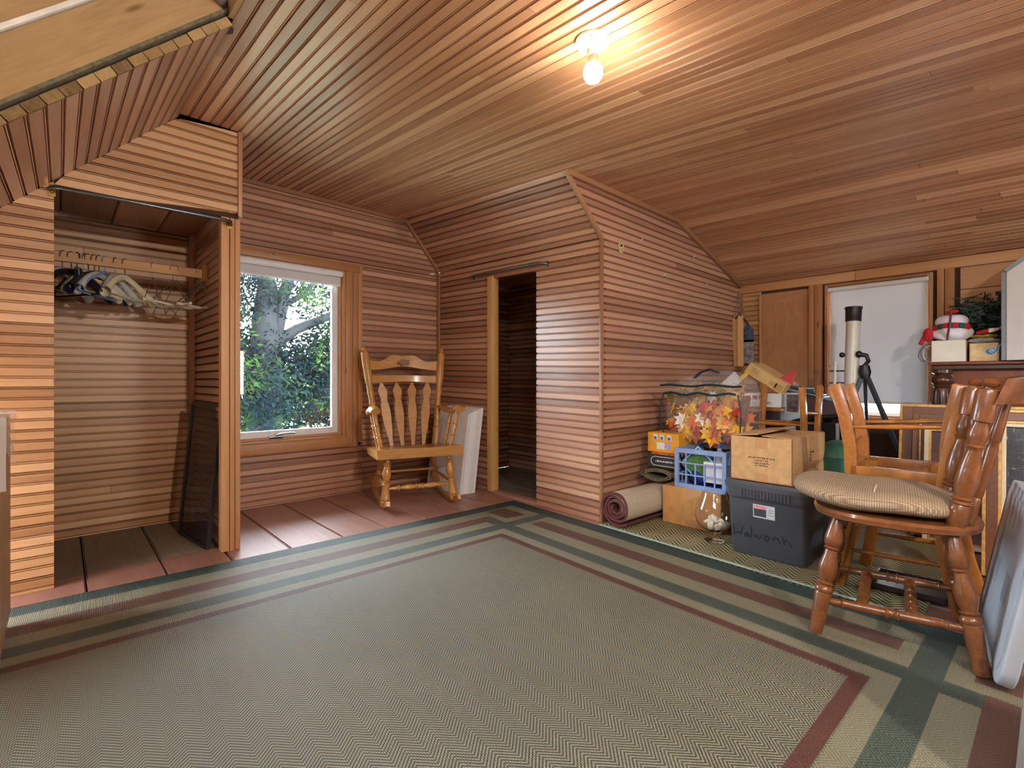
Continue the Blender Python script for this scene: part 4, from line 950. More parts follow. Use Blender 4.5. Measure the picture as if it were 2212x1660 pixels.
# ================================================================== tote with handwriting
GREY = plain('tote_grey', (72, 75, 82), .42, var=.04)
t = thing('storage_tote', 'dark grey plastic storage tote with Walworth written on its front', 'storage tote', (2.96, .955, .011))
def sq(hx, hy, r, n=6):
    o = []
    for cx, cy, a0 in ((hx - r, hy - r, 0), (-hx + r, hy - r, 90), (-hx + r, -hy + r, 180), (hx - r, -hy + r, 270)):
        for k in range(n + 1): a = math.radians(a0 + 90 * k / n); o.append((cx + r * math.cos(a), cy + r * math.sin(a)))
    return o
def loft(rings, cap=True):
    mb = MB(); n = len(rings[0][0])
    vs = [(x, y, z) for ring, z in rings for x, y in ring]
    fs = [(i * n + k, i * n + (k + 1) % n, (i + 1) * n + (k + 1) % n, (i + 1) * n + k) for i in range(len(rings) - 1) for k in range(n)]
    if cap: fs += [tuple(range(n))[::-1], tuple((len(rings) - 1) * n + k for k in range(n))]
    return mb.add(vs, fs)
loft([(sq(.245, .178, .025), 0), (sq(.252, .184, .025), .012), (sq(.272, .198, .03), .33), (sq(.275, .2, .03), .345)]).build('body', GREY, t, smooth=40)
loft([(sq(.282, .205, .05), .31), (sq(.288, .211, .05), .33), (sq(.288, .211, .05), .365)]).build('rim', GREY, t, smooth=40)
loft([(sq(.294, .217, .05), .362), (sq(.296, .219, .05), .385), (sq(.286, .209, .05), .398), (sq(.27, .193, .05), .4), (sq(.265, .188, .05), .394)]).build('lid', GREY, t, smooth=40)
for k in range(15): MB().box(-.294, -.284, -.12 + k * .0165, -.112 + k * .0165, .318, .362).build('rib', GREY, t, bev=.001)
fx = lambda z: -(.252 + .02 * (z - .012) / .318) - .0012    # front face of the body
def onfront(nm, y0, y1, z0, z1, m, d=0):
    MB().hexa([(fx(z0) - d, y0, z0), (fx(z0) - d, y1, z0), (fx(z0) + .001, y1, z0), (fx(z0) + .001, y0, z0), (fx(z1) - d, y0, z1), (fx(z1) - d, y1, z1), (fx(z1) + .001, y1, z1), (fx(z1) + .001, y0, z1)]).build(nm, m, t)
onfront('label_sticker', -.045, .062, .215, .285, plain('sticker_white', (206, 212, 214), .4, var=.04, scale=60)); onfront('label_sticker', -.003, .058, .222, .262, plain('sticker_grey', (70, 74, 80), .3), .0006)
onfront('label_sticker', -.003, .058, .262, .28, plain('sticker_pink', (226, 150, 158), .4, var=.15, scale=90), .0006)
for z in (.235, .25, .262): onfront('label_line', -.038, -.014, z, z + .002, plain('sticker_grey', (70, 74, 80)), .0006)
# handwriting, stroke by stroke (px of the photograph put onto the front face)
PEN = plain('marker_black', (26, 26, 28), .6, var=0)
hw = [[(1584, 1131), (1586, 1155), (1595, 1147), (1600, 1155), (1604, 1136)], [(1615, 1151), (1610, 1152), (1608, 1157), (1611, 1160), (1615, 1157), (1615, 1151), (1618, 1162)], [(1623, 1139), (1622, 1162)],
      [(1629, 1155), (1632, 1161), (1635, 1157), (1640, 1166), (1646, 1155)], [(1655, 1159), (1650, 1163), (1652, 1169), (1658, 1169), (1661, 1164), (1658, 1159), (1654, 1159)], [(1668, 1163), (1669, 1169), (1670, 1164), (1674, 1163)],
      [(1674, 1161), (1682, 1165)], [(1680, 1165), (1684, 1175)], [(1690, 1160), (1692, 1170), (1694, 1179)], [(1692, 1171), (1697, 1167), (1704, 1173), (1709, 1180), (1711, 1184)]]
for s in hw:
    pp = []
    for u, v in s:
        p = at(u, v, x=2.70) - V((2.96, .955, .011)); pp.append((fx(p.z) - .0004, p.y, p.z))
    MB().tube(pp, .0016, 5).build('handwriting', PEN, t)
# cardboard box on the tote
t = thing('cardboard_box', 'tan cardboard box with small print and loose flaps, on the grey tote', 'box', (2.715, .835, .412))
bw, bd, bh = .31, .56, .235
for a in ((0, .005, 0, bw), (bd - .005, bd, 0, bw), (0, bd, 0, .005), (0, bd, bw - .005, bw)): MB().box(a[0], a[1], a[2], a[3], 0, bh).build('side_panel', KRAFT, t, bev=.0015)
MB().box(0, bd, 0, bw, 0, .004).build('bottom_panel', KRAFT, t)
def flap(p): MB().hexa([V(a) for a in p] + [V(a) + V((0, 0, .004)) for a in p]).build('flap', KRAFT, t)
flap([(.005, .005, bh), (bd - .005, .005, bh), (bd - .005, .15, bh - .005), (.005, .15, bh + .006)]); flap([(.005, bw - .005, bh), (bd - .005, bw - .005, bh), (bd - .01, .155, bh + .018), (.012, .17, bh + .012)])
MB().box(-.001, .001, .12, .18, bh - .06, bh).build('tape', TAPE, t); MB().box(-.001, .001, .12, .18, 0, .045).build('tape', TAPE, t)
def scribble(par, y0, y1, z, h, x=-.0008):
    mb = MB(); y = y1
    while y > y0:
        w = R.uniform(.002, .0045); mb.box(x, x + .0006, y - w, y, z + h * R.choice((0, 0, .3)), z + h * R.choice((.7, 1, 1)))
        y -= w + R.choice((.0012, .0012, .004))
    mb.build('printed_line', INK, par)
scribble(t, .085, .215, .122, .008); scribble(t, .12, .18, .108, .008); scribble(t, .11, .19, .094, .008); scribble(t, .12, .18, .082, .008)
mb = MB()
for z, n in ((.14, 9), (.125, 3), (.11, 3), (.095, 3)):
    x = .28
    for k in range(n): mb.box(x, x + .005, -.0008, 0, z, z + .009); x += .008
mb.build('printed_line', INK, t)
# ================================================================== clear bag of autumn leaves
t = thing('zip_bag', 'clear zipped bag full of artificial autumn leaves, behind the crate', 'bag', (3.06, 1.50, .515), math.radians(-4))
BAGP = NT('clear_vinyl'); BAGP.base((.95, .97, 1, 1)); BAGP.set(Roughness=.04)
_n = BAGP.noise(BAGP.coords((1, 1, .5)), 14, 3, .6, 1.5); BAGP.bump(_n, .7, .02)
BAGP.b.inputs['Alpha'].default_value = .09; BAGP = BAGP.m
NAVY = plain('piping_teal_navy', (26, 52, 66), .6)
def bagp(a, b):
    w = 2 * math.pi * a; e = math.pi * (b - .5)
    c, s_ = math.cos(w), math.sin(w); p = .5
    sx_, sy_ = math.copysign(abs(c) ** p, c), math.copysign(abs(s_) ** p, s_)
    ce = abs(math.cos(e)) ** .45
    z = .235 + .235 * math.copysign(abs(math.sin(e)) ** .7, math.sin(e))
    k = 1 + .03 * math.sin(w * 5 + b * 9)
    return (.18 + .17 * sx_ * ce * k, .29 * sy_ * ce * k + .0, z + .04 * max(0, math.sin(e)) * math.cos(w * 1))
MB().grid(bagp, 40, 22, cu=True).build('vinyl', BAGP, t, smooth=80)
def onbag(pts, r=.006): MB().tube(pts, r, 6).build('piping', NAVY, t, smooth=60)
onbag([(.0, .285 - .57 * i / 12, .40 + .006 * math.sin(i)) for i in range(13)], .008); onbag([(-.005, .25 - .5 * i / 12, .345 + .008 * math.sin(i * 1.3)) for i in range(13)], .008)
for sy in (-1, 1): onbag([(.002, sy * .26, .345), (-.008, sy * (.285), .25), (-.006, sy * .28, .12), (.02, sy * .25, .03)], .005)
MB().tube([(.16, .12, .45), (.15, .07, .49), (.15, .0, .51), (.15, -.06, .485)], .02, 6, squash=.25).build('handle', plain('webbing_teal', (34, 66, 80), .8), t, smooth=60)
def leafpoly(s):
    pts = []
    for i in range(14):
        a = 2 * math.pi * i / 14; r = s * (1.0 if i % 2 == 0 else .55) * (1 + .25 * math.cos(a)); pts.append((r * math.cos(a), r * math.sin(a)))
    return pts
lcs = [plain('leaf_' + n, c, .6, var=.15, scale=25) for n, c in (('yellow', (226, 178, 44)), ('gold', (206, 140, 36)), ('orange', (216, 104, 40)), ('red', (172, 56, 36)), ('brown', (122, 80, 40)), ('olive', (120, 120, 50)), ('straw', (196, 158, 92)), ('white', (228, 222, 210)))]
for k in range(170):
    fr_ = R.random() < .6
    x = R.uniform(.03, .075) if fr_ else R.uniform(.06, .29); y = R.uniform(-.24, .24); z = R.uniform(.05, .33) if fr_ else R.uniform(.04, .36)
    s = R.uniform(.034, .066)
    mb = MB(); mb.prism(leafpoly(s), -.0012, .0012)
    m_ = R.choice((lcs[:5] + lcs[:3]) if z < .3 else lcs[4:7]) if k % 19 else lcs[7]
    o = mb.build('silk_leaf', m_, None, Matrix.Translation(t.location) @ Matrix.Rotation(t.rotation_euler.z, 4, 'Z') @ V((x, y, z)), (R.uniform(-.6, .6), math.pi / 2 + R.uniform(-.7, .7), R.uniform(-.8, .8)))
    tag(o, m_.name[5:] + ' artificial autumn leaf inside the clear bag', 'leaf', 'artificial leaves in the clear bag')
mb = MB()
for k in range(160):
    p = V((R.uniform(.06, .28), R.uniform(-.22, .22), R.uniform(.28, .41))); d = V((R.gauss(0, 1), R.gauss(0, 1), R.gauss(0, .3))).normalized() * .06
    mb.bar(p - d, p + d, .002, .002)
o = mb.build('straw', lcs[6], None, t.location, (0, 0, t.rotation_euler.z)); tag(o, 'dry straw filling on top of the leaves in the clear bag', 'straw', kind='stuff')
mb = MB(); mb.grid(lambda a, b: (.12 + .1 * b, -.24 + .48 * a, .06 + .26 * b + .02 * math.sin(a * 17) * math.sin(b * 9)), 20, 10)
o = mb.build('leaf_mat', lcs[4], None, t.location, (0, 0, t.rotation_euler.z), smooth=80); tag(o, 'brown backing wreath of leaves deep inside the clear bag', 'wreath')
# ================================================================== Windsor dining chair with cushion
MAPLE = wood('maple_brown', [(62, 32, 14), (96, 54, 25), (118, 70, 35), (138, 88, 48)], .33, grain=(3, 16, 16), tone=.1, coat=.3)
CHERRY = wood('cherry_orange', [(118, 66, 22), (150, 90, 34), (168, 108, 46), (186, 128, 62)], .35, grain=(3, 14, 14), tone=.15, coat=.2)
t = thing('windsor_chair', 'turned brown dining chair with a tweed seat cushion', 'chair', (2.311, .368, .013), math.radians(189))
B_ = lambda nm, mb, m=MAPLE, sm=45, **k: mb.build(nm, m, t, smooth=sm, **k)
legp = [(0, .014), (.08, .022), (.18, .029), (.24, .027), (.255, .02), (.27, .026), (.285, .02), (.33, .022), (.42, .031), (.5, .029), (.54, .022), (.555, .02), (.57, .027), (.59, .021), (.61, .029), (.635, .03), (.65, .025), (.67, .027), (.85, .024), (1, .02)]
for sx in (-1, 1):
    B_('leg', MB().turned((sx * .16, -.16, .425), (sx * .215, -.225, 0), legp, 16)); B_('leg', MB().turned((sx * .155, .16, .425), (sx * .205, .225, 0), legp, 16))
    B_('stretcher', MB().turned((sx * .198, -.205, .12), (sx * .19, .205, .13), [(0, .009), (.12, .013), (.14, .013), (.15, .018), (.165, .013), (.3, .017), (.45, .015), (.46, .021), (.475, .016), (.5, .015), (.525, .016), (.54, .021), (.55, .015), (.7, .017), (.835, .013), (.85, .018), (.86, .013), (1, .009)], 14))
for y in (-.085, .055):
    B_('cross_stretcher', MB().turned((-.19, y, .125), (.19, y, .125), [(0, .008)] + [(i / 24, .0135 + .007 * abs(math.sin(i / 24 * math.pi * 6))) for i in range(1, 24)] + [(1, .008)], 12))
def sel(hx, hy, p, n=40): return [(hx * math.copysign(abs(math.cos(2 * math.pi * k / n)) ** p, math.cos(2 * math.pi * k / n)), hy * math.copysign(abs(math.sin(2 * math.pi * k / n)) ** p, math.sin(2 * math.pi * k / n))) for k in range(n)]
B_('seat', loft([(sel(.215, .225, .75), .422), (sel(.235, .245, .75), .43), (sel(.238, .25, .75), .447), (sel(.23, .242, .75), .457), (sel(.15, .16, .8), .455)]))
TWEED = NT('tweed_cushion'); sp = TWEED.n('ShaderNodeSeparateXYZ'); TWEED.l(TWEED.coords(), sp.inputs[0])
wv_ = TWEED.math('MULTIPLY', TWEED.math('PINGPONG', sp.outputs[0], .0035), TWEED.math('PINGPONG', sp.outputs[1], .0035)); wv_ = TWEED.math('MULTIPLY', wv_, 80000)
nz_ = TWEED.noise(TWEED.coords(), 60, 2)
TWEED.base(TWEED.mix(wv_, TWEED.mix(nz_, srgb(104, 84, 62), srgb(140, 116, 90)), srgb(204, 182, 152))); TWEED.set(Roughness=.9); TWEED.bump(wv_, .8, .003); TWEED = TWEED.m
def cush(a, b):
    w = 2 * math.pi * a; e = math.pi * (b - .5); p = .72
    c, s_ = math.cos(w), math.sin(w); ce = abs(math.cos(e)) ** .55
    x = .235 * math.copysign(abs(c) ** p, c) * ce; y = .265 * math.copysign(abs(s_) ** p, s_) * ce
    z = .045 * math.copysign(abs(math.sin(e)) ** .8, math.sin(e)) - .012 * (1 - ce) * (math.sin(e) > 0)
    return (x, y - .055, .503 + z + .05 * max(0, -y) + .004 * math.sin(y * 22))
cu = tag(MB().grid(cush, 48, 22, cu=True).build('seat_cushion', TWEED, None, t.location, t.rotation_euler, smooth=80), 'brown tweed cushion on the turned dining chair', 'cushion')
MB().tube([(.10 + .02 * i / 8, .02 - .01 * i, .548 + .004 * math.sin(i / 8 * 3.1)) for i in range(0)] or [(.205, -.05, .49), (.17, -.05, .545), (.1, -.045, .552)], .002, 5).build('loose_thread', plain('thread_pale', (210, 196, 170)), cu)
postp = [(0, .024), (.05, .03), (.12, .031), (.16, .024), (.17, .03), (.185, .024), (.2, .03), (.215, .022), (.25, .026), (.32, .031), (.42, .028), (.52, .019), (.54, .021), (.55, .026), (.565, .019), (.6, .026), (.64, .027), (.7, .019), (.715, .02), (.72, .028), (.9, .031), (.925, .027), (.93, .012), (.94, .012), (.95, .021), (.97, .024), (.99, .016), (1, .003)]
for sx in (-1, 1): B_('back_post', MB().turned((sx * .165, .165, .45), (sx * .185, .25, .945), postp, 18))
for sx in (-.6, -.2, .2, .6):
    B_('spindle', MB().turned((sx * .16, .205 , .45), (sx * .19, .262 + .05 * (1 - sx * sx), .875), [(0, .009), (.1, .013), (.2, .013), (.22, .009), (.24, .013), (.6, .016), (.66, .011), (.68, .015), (.8, .012), (1, .008)], 10))
def crestf(d):
    def f(a, b):
        s = a * 2 - 1; z = .862 + (.055 + .04 * (1 - s * s)) * b + .025 * abs(s) ** 3 * b
        return (.215 * s, .262 + .075 * (1 - s * s) + .03 * b + d, z)
    return f
mb = MB(); mb.grid(crestf(-.011), 21, 6); mb.grid(crestf(.011), 21, 6)
for b in (0, 1): mb.grid(lambda a, c, b=b: crestf(-.011 + .022 * c)(a, b), 21, 2)
for a in (0, 1): mb.grid(lambda c, b, a=a: crestf(-.011 + .022 * c)(a, b), 2, 6)
B_('crest_rail', mb)
# ================================================================== stacked side chairs
def side_chair(name, label, M):
    t = thing(name, label, 'chair', group=None); t.matrix_world = M @ Matrix.Diagonal((1, .86, 1, 1))
    B = lambda nm, mb, m=CHERRY, sm=40, **k: mb.build(nm, m, t, smooth=sm, **k)
    def curve(pts, w, th, nm):
        mb = MB(); rows = []
        for i in range(len(pts)):
            a, b = V(pts[max(0, i - 1)]), V(pts[min(len(pts) - 1, i + 1)]); d = (b - a).normalized()
            nrm = V((0, -d.z, d.y)).normalized(); p = V(pts[i])
            rows.append([p + V((sx_ * w / 2, 0, 0)) + nrm * s_ * th / 2 for sx_, s_ in ((-1, -1), (1, -1), (1, 1), (-1, 1))])
        vs = [q for r_ in rows for q in r_]; n = len(rows)
        fs = [(i * 4 + k, i * 4 + (k + 1) % 4, (i + 1) * 4 + (k + 1) % 4, (i + 1) * 4 + k) for i in range(n - 1) for k in range(4)] + [(3, 2, 1, 0), tuple((n - 1) * 4 + k for k in range(4))]
        mb.add(vs, fs); return B(nm, mb, bev=.003)
    for sx in (-1, 1):
        curve([(sx * .19, -.235, 0), (sx * .19, -.205, .12), (sx * .19, -.19, .25), (sx * .19, -.19, .36), (sx * .19, -.19, .43)], .03, .058, 'leg')
        curve([(sx * .18, .26, 0), (sx * .18, .215, .14), (sx * .18, .19, .28), (sx * .18, .185, .42), (sx * .18, .195, .55), (sx * .18, .225, .72), (sx * .18, .275, .9)], .032, .056, 'back_post')
        B('apron', MB().box(sx * .185 - .011, sx * .185 + .011, -.19, .19, .36, .43), bev=.002)
        B('stretcher', MB().turned((sx * .185, -.2, .17), (sx * .182, .2, .19), [(0, .007), (.5, .012), (1, .007)], 10))
    B('apron', MB().box(-.19, .19, -.201, -.179, .36, .43), bev=.002); B('apron', MB().box(-.19, .19, .172, .194, .36, .43), bev=.002)
    for y, z in ((-.19, .25), (.2, .26)): B('stretcher', MB().turned((-.19, y, z), (.19, y, z), [(0, .007), (.5, .012), (1, .007)], 10))
    for x in (-.15, .15):
        for y in (-.15, .15): B('corner_block', MB().prism([(-.035, -.035), (.035, -.035), (.035, .0), (0, .035), (-.035, .035)], .375, .425, 0, Matrix.Translation((x, y, 0)) @ Matrix.Rotation(math.atan2(y, x) + math.pi * .75, 4, 'Z')))
    B('seat', MB().box(-.215, .215, -.225, .20, .43, .452), bev=.006)
    for z, h in ((.84, .07), (.70, .045), (.58, .045)):
        f = (z - .55) / .35; y = .2 + .03 * f + .04 * f * f
        mb = MB(); mb.grid(lambda a, b: (-.17 + .34 * a, y + .025 * math.sin(math.pi * a) - .008, z - h / 2 + h * b), 12, 2); mb.grid(lambda a, b: (-.17 + .34 * a, y + .025 * math.sin(math.pi * a) + .008, z - h / 2 + h * b), 12, 2)
        for b in (0, 1): mb.grid(lambda a, c, b=b: (-.17 + .34 * a, y + .025 * math.sin(math.pi * a) - .008 + .016 * c, z - h / 2 + h * b), 12, 2)
        B('back_slat', mb)
    return t
def RZ(d): return Matrix.Rotation(math.radians(d), 4, 'Z')
def T(x, y, z): return Matrix.Translation((x, y, z))
side_chair('side_chair', 'upright cherry side chair under an upside-down one, behind the cushioned chair', T(2.80, .40, .012) @ RZ(176))
up = side_chair('side_chair', 'upside-down cherry side chair stacked on another beside the picture frames', T(2.80, .415, .930) @ RZ(4) @ Matrix.Rotation(math.pi, 4, 'Y'))
side_chair('side_chair', 'upside-down cherry side chair standing on the black cabinet by the cardboard box', T(3.63, 1.19, .912) @ RZ(-90) @ Matrix.Rotation(math.pi, 4, 'Y'))
# dark tray on the floor below the chairs
q = thing('dark_tray', 'dark brown flat tray on the floor under the stacked chairs', 'tray', (2.80, .38, .012), math.radians(3))
DKB = plain('tray_dark_brown', (46, 32, 30), .4)
MB().box(-.12, .12, -.13, .13, 0, .012).build('base', DKB, q, bev=.002)
for a in ((-.12, -.112, -.13, .13), (.112, .12, -.13, .13), (-.12, .12, -.13, -.122), (-.12, .12, .122, .13)): MB().box(*a, .0, .03).build('rim', DKB, q, bev=.001)
# green bin
q = thing('green_bin', 'green plastic bin with a domed lid behind the cardboard box', 'bin', (3.36, .79, .0))
GRN = plain('plastic_green', (44, 92, 76), .35, var=.04)
MB().turned((0, 0, 0), (0, 0, .5), [(0, .09), (.05, .095), (.95, .12), (1, .12)], 28).build('body', GRN, q, smooth=40)
MB().turned((0, 0, .49), (0, 0, .6), [(0, .126), (.12, .128), (.15, .118), (.5, .1), (.8, .065), (.95, .03), (1, .001)], 28).build('lid', GRN, q, smooth=40)
# grey plastic table top leaning at the right
GRYP = plain('plastic_light_grey', (176, 186, 198), .4, var=.02)
q = thing('folding_table', 'light grey plastic table top leaning on its edge behind the cushioned chair', 'folding table', (2.37, .10, .02), 0, None, (math.radians(10), 0, math.radians(7)))
def rrect(hx, z0, z1, r, n=8):
    o = []
    for cx, cz, a0 in ((hx - r, z1 - r, 0), (-hx + r, z1 - r, 90), (-hx + r, z0 + r, 180), (hx - r, z0 + r, 270)):
        for k in range(n + 1): a = math.radians(a0 + 90 * k / n); o.append((cx + r * math.cos(a), cz + r * math.sin(a)))
    return o
Mx = Matrix.Rotation(math.pi / 2, 4, 'X')
MB().prism(rrect(.33, 0, .56, .07), -.02, .02, 0, Mx).build('top_panel', GRYP, q, smooth=30, bev=.008, seg=3)
MB().prism(rrect(.295, .035, .525, .05), -.0235, -.019, 0, Mx).build('inner_panel', GRYP, q, smooth=30, bev=.0015)
for x in (-.12, .12): MB().box(x - .05, x + .05, .0205, .024, .2, .3).build('pad', plain('plastic_grey_pad', (150, 162, 176), .4), q, bev=.002)
MB().prism(rrect(.295, .035, .525, .05), .019, .0235, 0, Mx).build('inner_panel', GRYP, q, smooth=30, bev=.0015)
q = thing('slate_board', 'dark slate board with a pale metal edge, standing beside the grey table top', 'board', (1.50, .035, .014), 0, None, (math.radians(4), 0, math.radians(-4)))
MB().box(0, .03, -.60, -.004, 0, .72).build('panel_face', plain('slate_grey', (92, 98, 106), .6, var=.1), q, bev=.003)
for a in ((-.004, .034, -.012, .0, 0, .724), (-.004, .034, -.60, .0, .716, .726), (-.004, .034, -.60, .0, 0, .012)): MB().box(*a).build('edge_trim', ALU, q, bev=.002)
# ================================================================== back corner
DPUR = plain('trunk_dark', (50, 34, 36), .6, var=.08)
t = thing('wooden_chest', 'dark chest with a wooden lid edge behind the clear bag', 'chest', (4.16, 1.52, 0))
MB().box(-.2, .3, -.22, .30, 0, .715).build('body', DPUR, t, bev=.006); MB().box(-.215, .31, -.23, .31, .715, .742).build('lid', CHERRY, t, bev=.004)
MB().box(-.203, -.199, -.22, .30, .45, .458).build('seam', BLK, t)
t = thing('white_box', 'white box with red block lettering on the dark chest', 'box', (3.97, 1.30, .744), math.radians(2))
WHB = plain('box_white', (222, 226, 226), .5, var=.02)
MB().box(0, .30, 0, .36, 0, .105).build('carton', WHB, t, bev=.003)
RED = plain('print_red', (170, 40, 52), .5, var=.1)
for y, s in ((.215, 0), (.165, .004), (.118, .008)): MB().box(-.0015, 0, y, y + .036, .052 + s, .085 + s).build('lettering', RED, t)
scribble(t, .07, .14, .028, .013); MB().box(-.0012, 0, .055, .145, .022, .024).build('underline', RED, t)
t = thing('tilted_box', 'tan taped cardboard box tipped over on the white box', 'box', (4.02, 1.37, .875), 0, None, (math.radians(33), 0, 0))
MB().box(0, .28, -.06, .26, 0, .09).build('carton', plain('cardboard_pale', (206, 172, 112), .7, var=.05), t, bev=.003)
TP2 = plain('tape_tan', (184, 148, 88), .3, var=.05)
for a in ((.0, .06, .02, .055), (.16, .22, .03, .075), (-.05, .01, .01, .06)): MB().box(-.001, .001, a[0], a[1], a[2], a[3]).build('tape', TP2, t)
t = thing('white_folder', 'white paper folder slipping down beside the tipped tan box', 'folder', (3.97, 1.60, .935), 0, None, (math.radians(-40), math.radians(-12), 0))
MB().box(0, .02, -.02, .14, 0, .09).build('sheet', WHB, t); MB().box(-.004, .0, -.12, -.02, .0, .03).build('yellow_card', plain('card_yellow', (222, 188, 70), .5), t)
t = thing('magazine_pile', 'sliding pile of teal and dark magazines beside the tipped box', 'magazines', (4.28, 1.28, .85), 0, None, (math.radians(14), 0, math.radians(8)))
mcs = [plain('mag_' + n, c, .35, var=.2, scale=18) for n, c in (('dark', (44, 40, 48)), ('teal', (86, 140, 156)), ('grey', (150, 160, 164)), ('maroon', (84, 34, 40)), ('teal2', (60, 110, 128)))]
for k in range(7): MB().box(-.16 + .012 * math.sin(k * 2.1), .13 + .012 * math.sin(k * 2.1), -.26 + .03 * k, .12 + .012 * k, k * .009, k * .009 + .007).build('magazine', mcs[k % 5], t, (0, 0, 0), (0, 0, .09 * math.sin(k * 1.7)))
MB().box(-.16, .13, -.30, .1, -.11, -.002).build('dark_carton', plain('carton_maroon', (62, 36, 34), .6), t, bev=.003)
t = thing('red_scraper', 'red plastic handle lying on the magazine pile', 'tool', (4.12, 1.30, .955), 0, None, (math.radians(35), 0, .2))
mb = MB(); mb.prism([(-.06, -.03), (.06, -.03), (.025, .03), (.018, .08), (-.018, .08), (-.025, .03)], -.006, .006, 0, Matrix.Rotation(math.pi / 2, 4, 'Y') @ Matrix.Rotation(math.pi / 2, 4, 'Z')); mb.build('scraper', plain('plastic_red', (178, 32, 40), .35), t, bev=.002)
t = thing('photo_print', 'framed grey photograph leaning between the upside-down chair legs and the chest', 'photo', (3.96, 1.22, .70), 0, None, (0, math.radians(8), 0))
MB().box(0, .01, -.05, .05, 0, .16).build('frame', plain('frame_silver', (196, 196, 198), .3, .3), t, bev=.002); MB().box(-.001, .0, -.04, .04, .015, .145).build('print', plain('photo_grey', (92, 78, 78), .4, var=.4, scale=30), t)
t = thing('black_cabinet', 'low black metal cabinet with a tube rail under the upside-down chair', 'cabinet', (3.62, 1.17, 0))
BKM = plain('black_metal', (22, 24, 30), .35, .3)
MB().box(-.19, .19, -.25, .17, 0, .457).build('body', BKM, t, bev=.01)
MB().tube([(.24, .1, .62), (.24, -.02, .66), (.25, -.14, .69), (.26, -.34, .715)], .018, 10).build('tube_rail', BKM, t, smooth=60)
for y, z in ((-.02, .65), (-.30, .70)): MB().tube([(.24, y, z), (.24, y, .3), (.18, y, .3)], .014, 8).build('tube_post', BKM, t, smooth=60)
MB().box(.23, .25, -.3, -.04, .48, .66).build('back_plate', BKM, t, bev=.003)
MB().bar((.2, -.27, .66), (.2, -.27, .46), .02, .02).build('chrome_strip', ALU, t, bev=.002)
# hanging wooden slats in the corner
t = thing('wooden_skis', 'child-size wooden ski pair hanging by cords in the back corner', 'skis', (0, 0, 0))
SKI = wood('ski_ash', [(186, 140, 84), (208, 164, 106), (222, 184, 132)], .5)
def slat(u0, u1, v0, v1, x, lean, cut):
    a, b = at(u0, v0, x=x), at(u1, v1, x=x); w = .05
    mb = MB(); mb.prism([(-w / 2, 0), (w / 2, 0), (w / 2, 1 - .04), (0, 1), (-w / 2, 1 - cut)], -.008, .008)
    o = mb.build('ski', SKI, t); L_ = (a - b).length
    ez = (a - b).normalized(); ex = V((0, -1, 0)); ex = (ex - ez * ex.dot(ez)).normalized(); ey = ez.cross(ex)
    M = Matrix((ex, ez * L_, ex.cross(ez))).transposed().to_4x4(); M.translation = b; o.matrix_world = M
slat(1587, 1592, 682, 792, 4.72, 0, .12); slat(1599, 1600, 678, 792, 4.70, 0, .1); slat(1611, 1611, 697, 775, 4.80, 0, .05)
CORD = plain('cord_pale', (150, 128, 110), .8)
top = at(1594, 628, x=4.83)
for u, v, x in ((1589, 690, 4.72), (1600, 690, 4.70), (1617, 705, 4.78)): MB().tube([top, at(u, v, x=x)], .003, 6).build('cord', CORD, t)
MB().tube([at(1589, 688, x=4.71), at(1597, 678, x=4.68), at(1617, 702, x=4.77)], .008, 6).build('strap', plain('strap_dark', (48, 44, 58), .7), t, smooth=60)
a, b = at(1613, 712, x=4.77), at(1614, 785, x=4.77)
t2_ = thing('picture_card', 'blue and grey picture board tucked behind the hanging skis', 'picture', (a.x, (a.y + b.y) / 2, b.z))
MB().box(0, .006, -.06, .05, 0, a.z - b.z - .1).build('board', plain('picture_board', (150, 156, 160), .5, var=.3, scale=20), t2_); MB().prism([(-.06, 0), (.05, 0), (.05, .1), (.0, .17), (-.06, .12)], 0, .006, 0, Matrix.Translation((0, 0, a.z - b.z - .12)) @ Matrix(((0, 0, 1, 0), (1, 0, 0, 0), (0, 1, 0, 0), (0, 0, 0, 1)))).build('board', plain('picture_blue2', (72, 92, 122), .5, var=.3, scale=20), t2_)
# ================================================================== telescope
t = thing('telescope', 'beige refractor telescope on a black tripod before the lowered blind', 'telescope', (4.30, .93, 0))
TB = plain('tube_beige', (202, 198, 186), .3, var=.02); BK = plain('plastic_black', (20, 21, 24), .4)
a0, a1 = V((.0, .0, .80)), V((.03, -.012, 1.495))
MB().turned(a0, a1, [(0, .045), (1 - .15, .045), (1 - .149, .045), (.86, .045)], 24).build('tube', TB, t, smooth=50)
MB().turned(a0.lerp(a1, .845), a1, [(0, .05), (.08, .051), (.1, .05), (.85, .052), (.87, .056), (1, .056)], 24).build('dew_shield', BK, t, smooth=50)
MB().turned(a0 - V((0, 0, .14)), a0, [(0, .016), (.4, .016), (.42, .03), (.7, .03), (.72, .045), (1, .045)], 18).build('focuser', BK, t, smooth=50)
fo = V((-.01, .1, .09))
MB().turned(a0 + fo + V((0, 0, .0)), a0 + fo + V((.01, -.003, .20)), [(0, .015), (.1, .015), (.12, .012), (.85, .012), (.86, .016), (1, .016)], 12).build('finder_scope', TB, t, smooth=50)
for z in (.13, .22): MB().bar(a0 + V((0, .0, z)), a0 + V((-.005, .135, z)), .02, .012).build('finder_bracket', BK, t)
MB().tube([a0 + V((-.02, -.05, .34)), a0 + V((-.02, -.10, .33)), a0 + V((-.01, -.11, .29)), a0 + V((0, -.08, .25)), a0 + V((0, -.075, .2))], [.02, .016, .014, .016, .02], 10).build('mount_arm', BK, t, smooth=60)
MB().ball(a0 + V((-.01, .052, .34)), .02, .02, .02, 10, 7).build('knob', BK, t, smooth=60); MB().ball(a0 + V((-.02, -.055, .34)), .026, .022, .026, 10, 7).build('knob', BK, t, smooth=60)
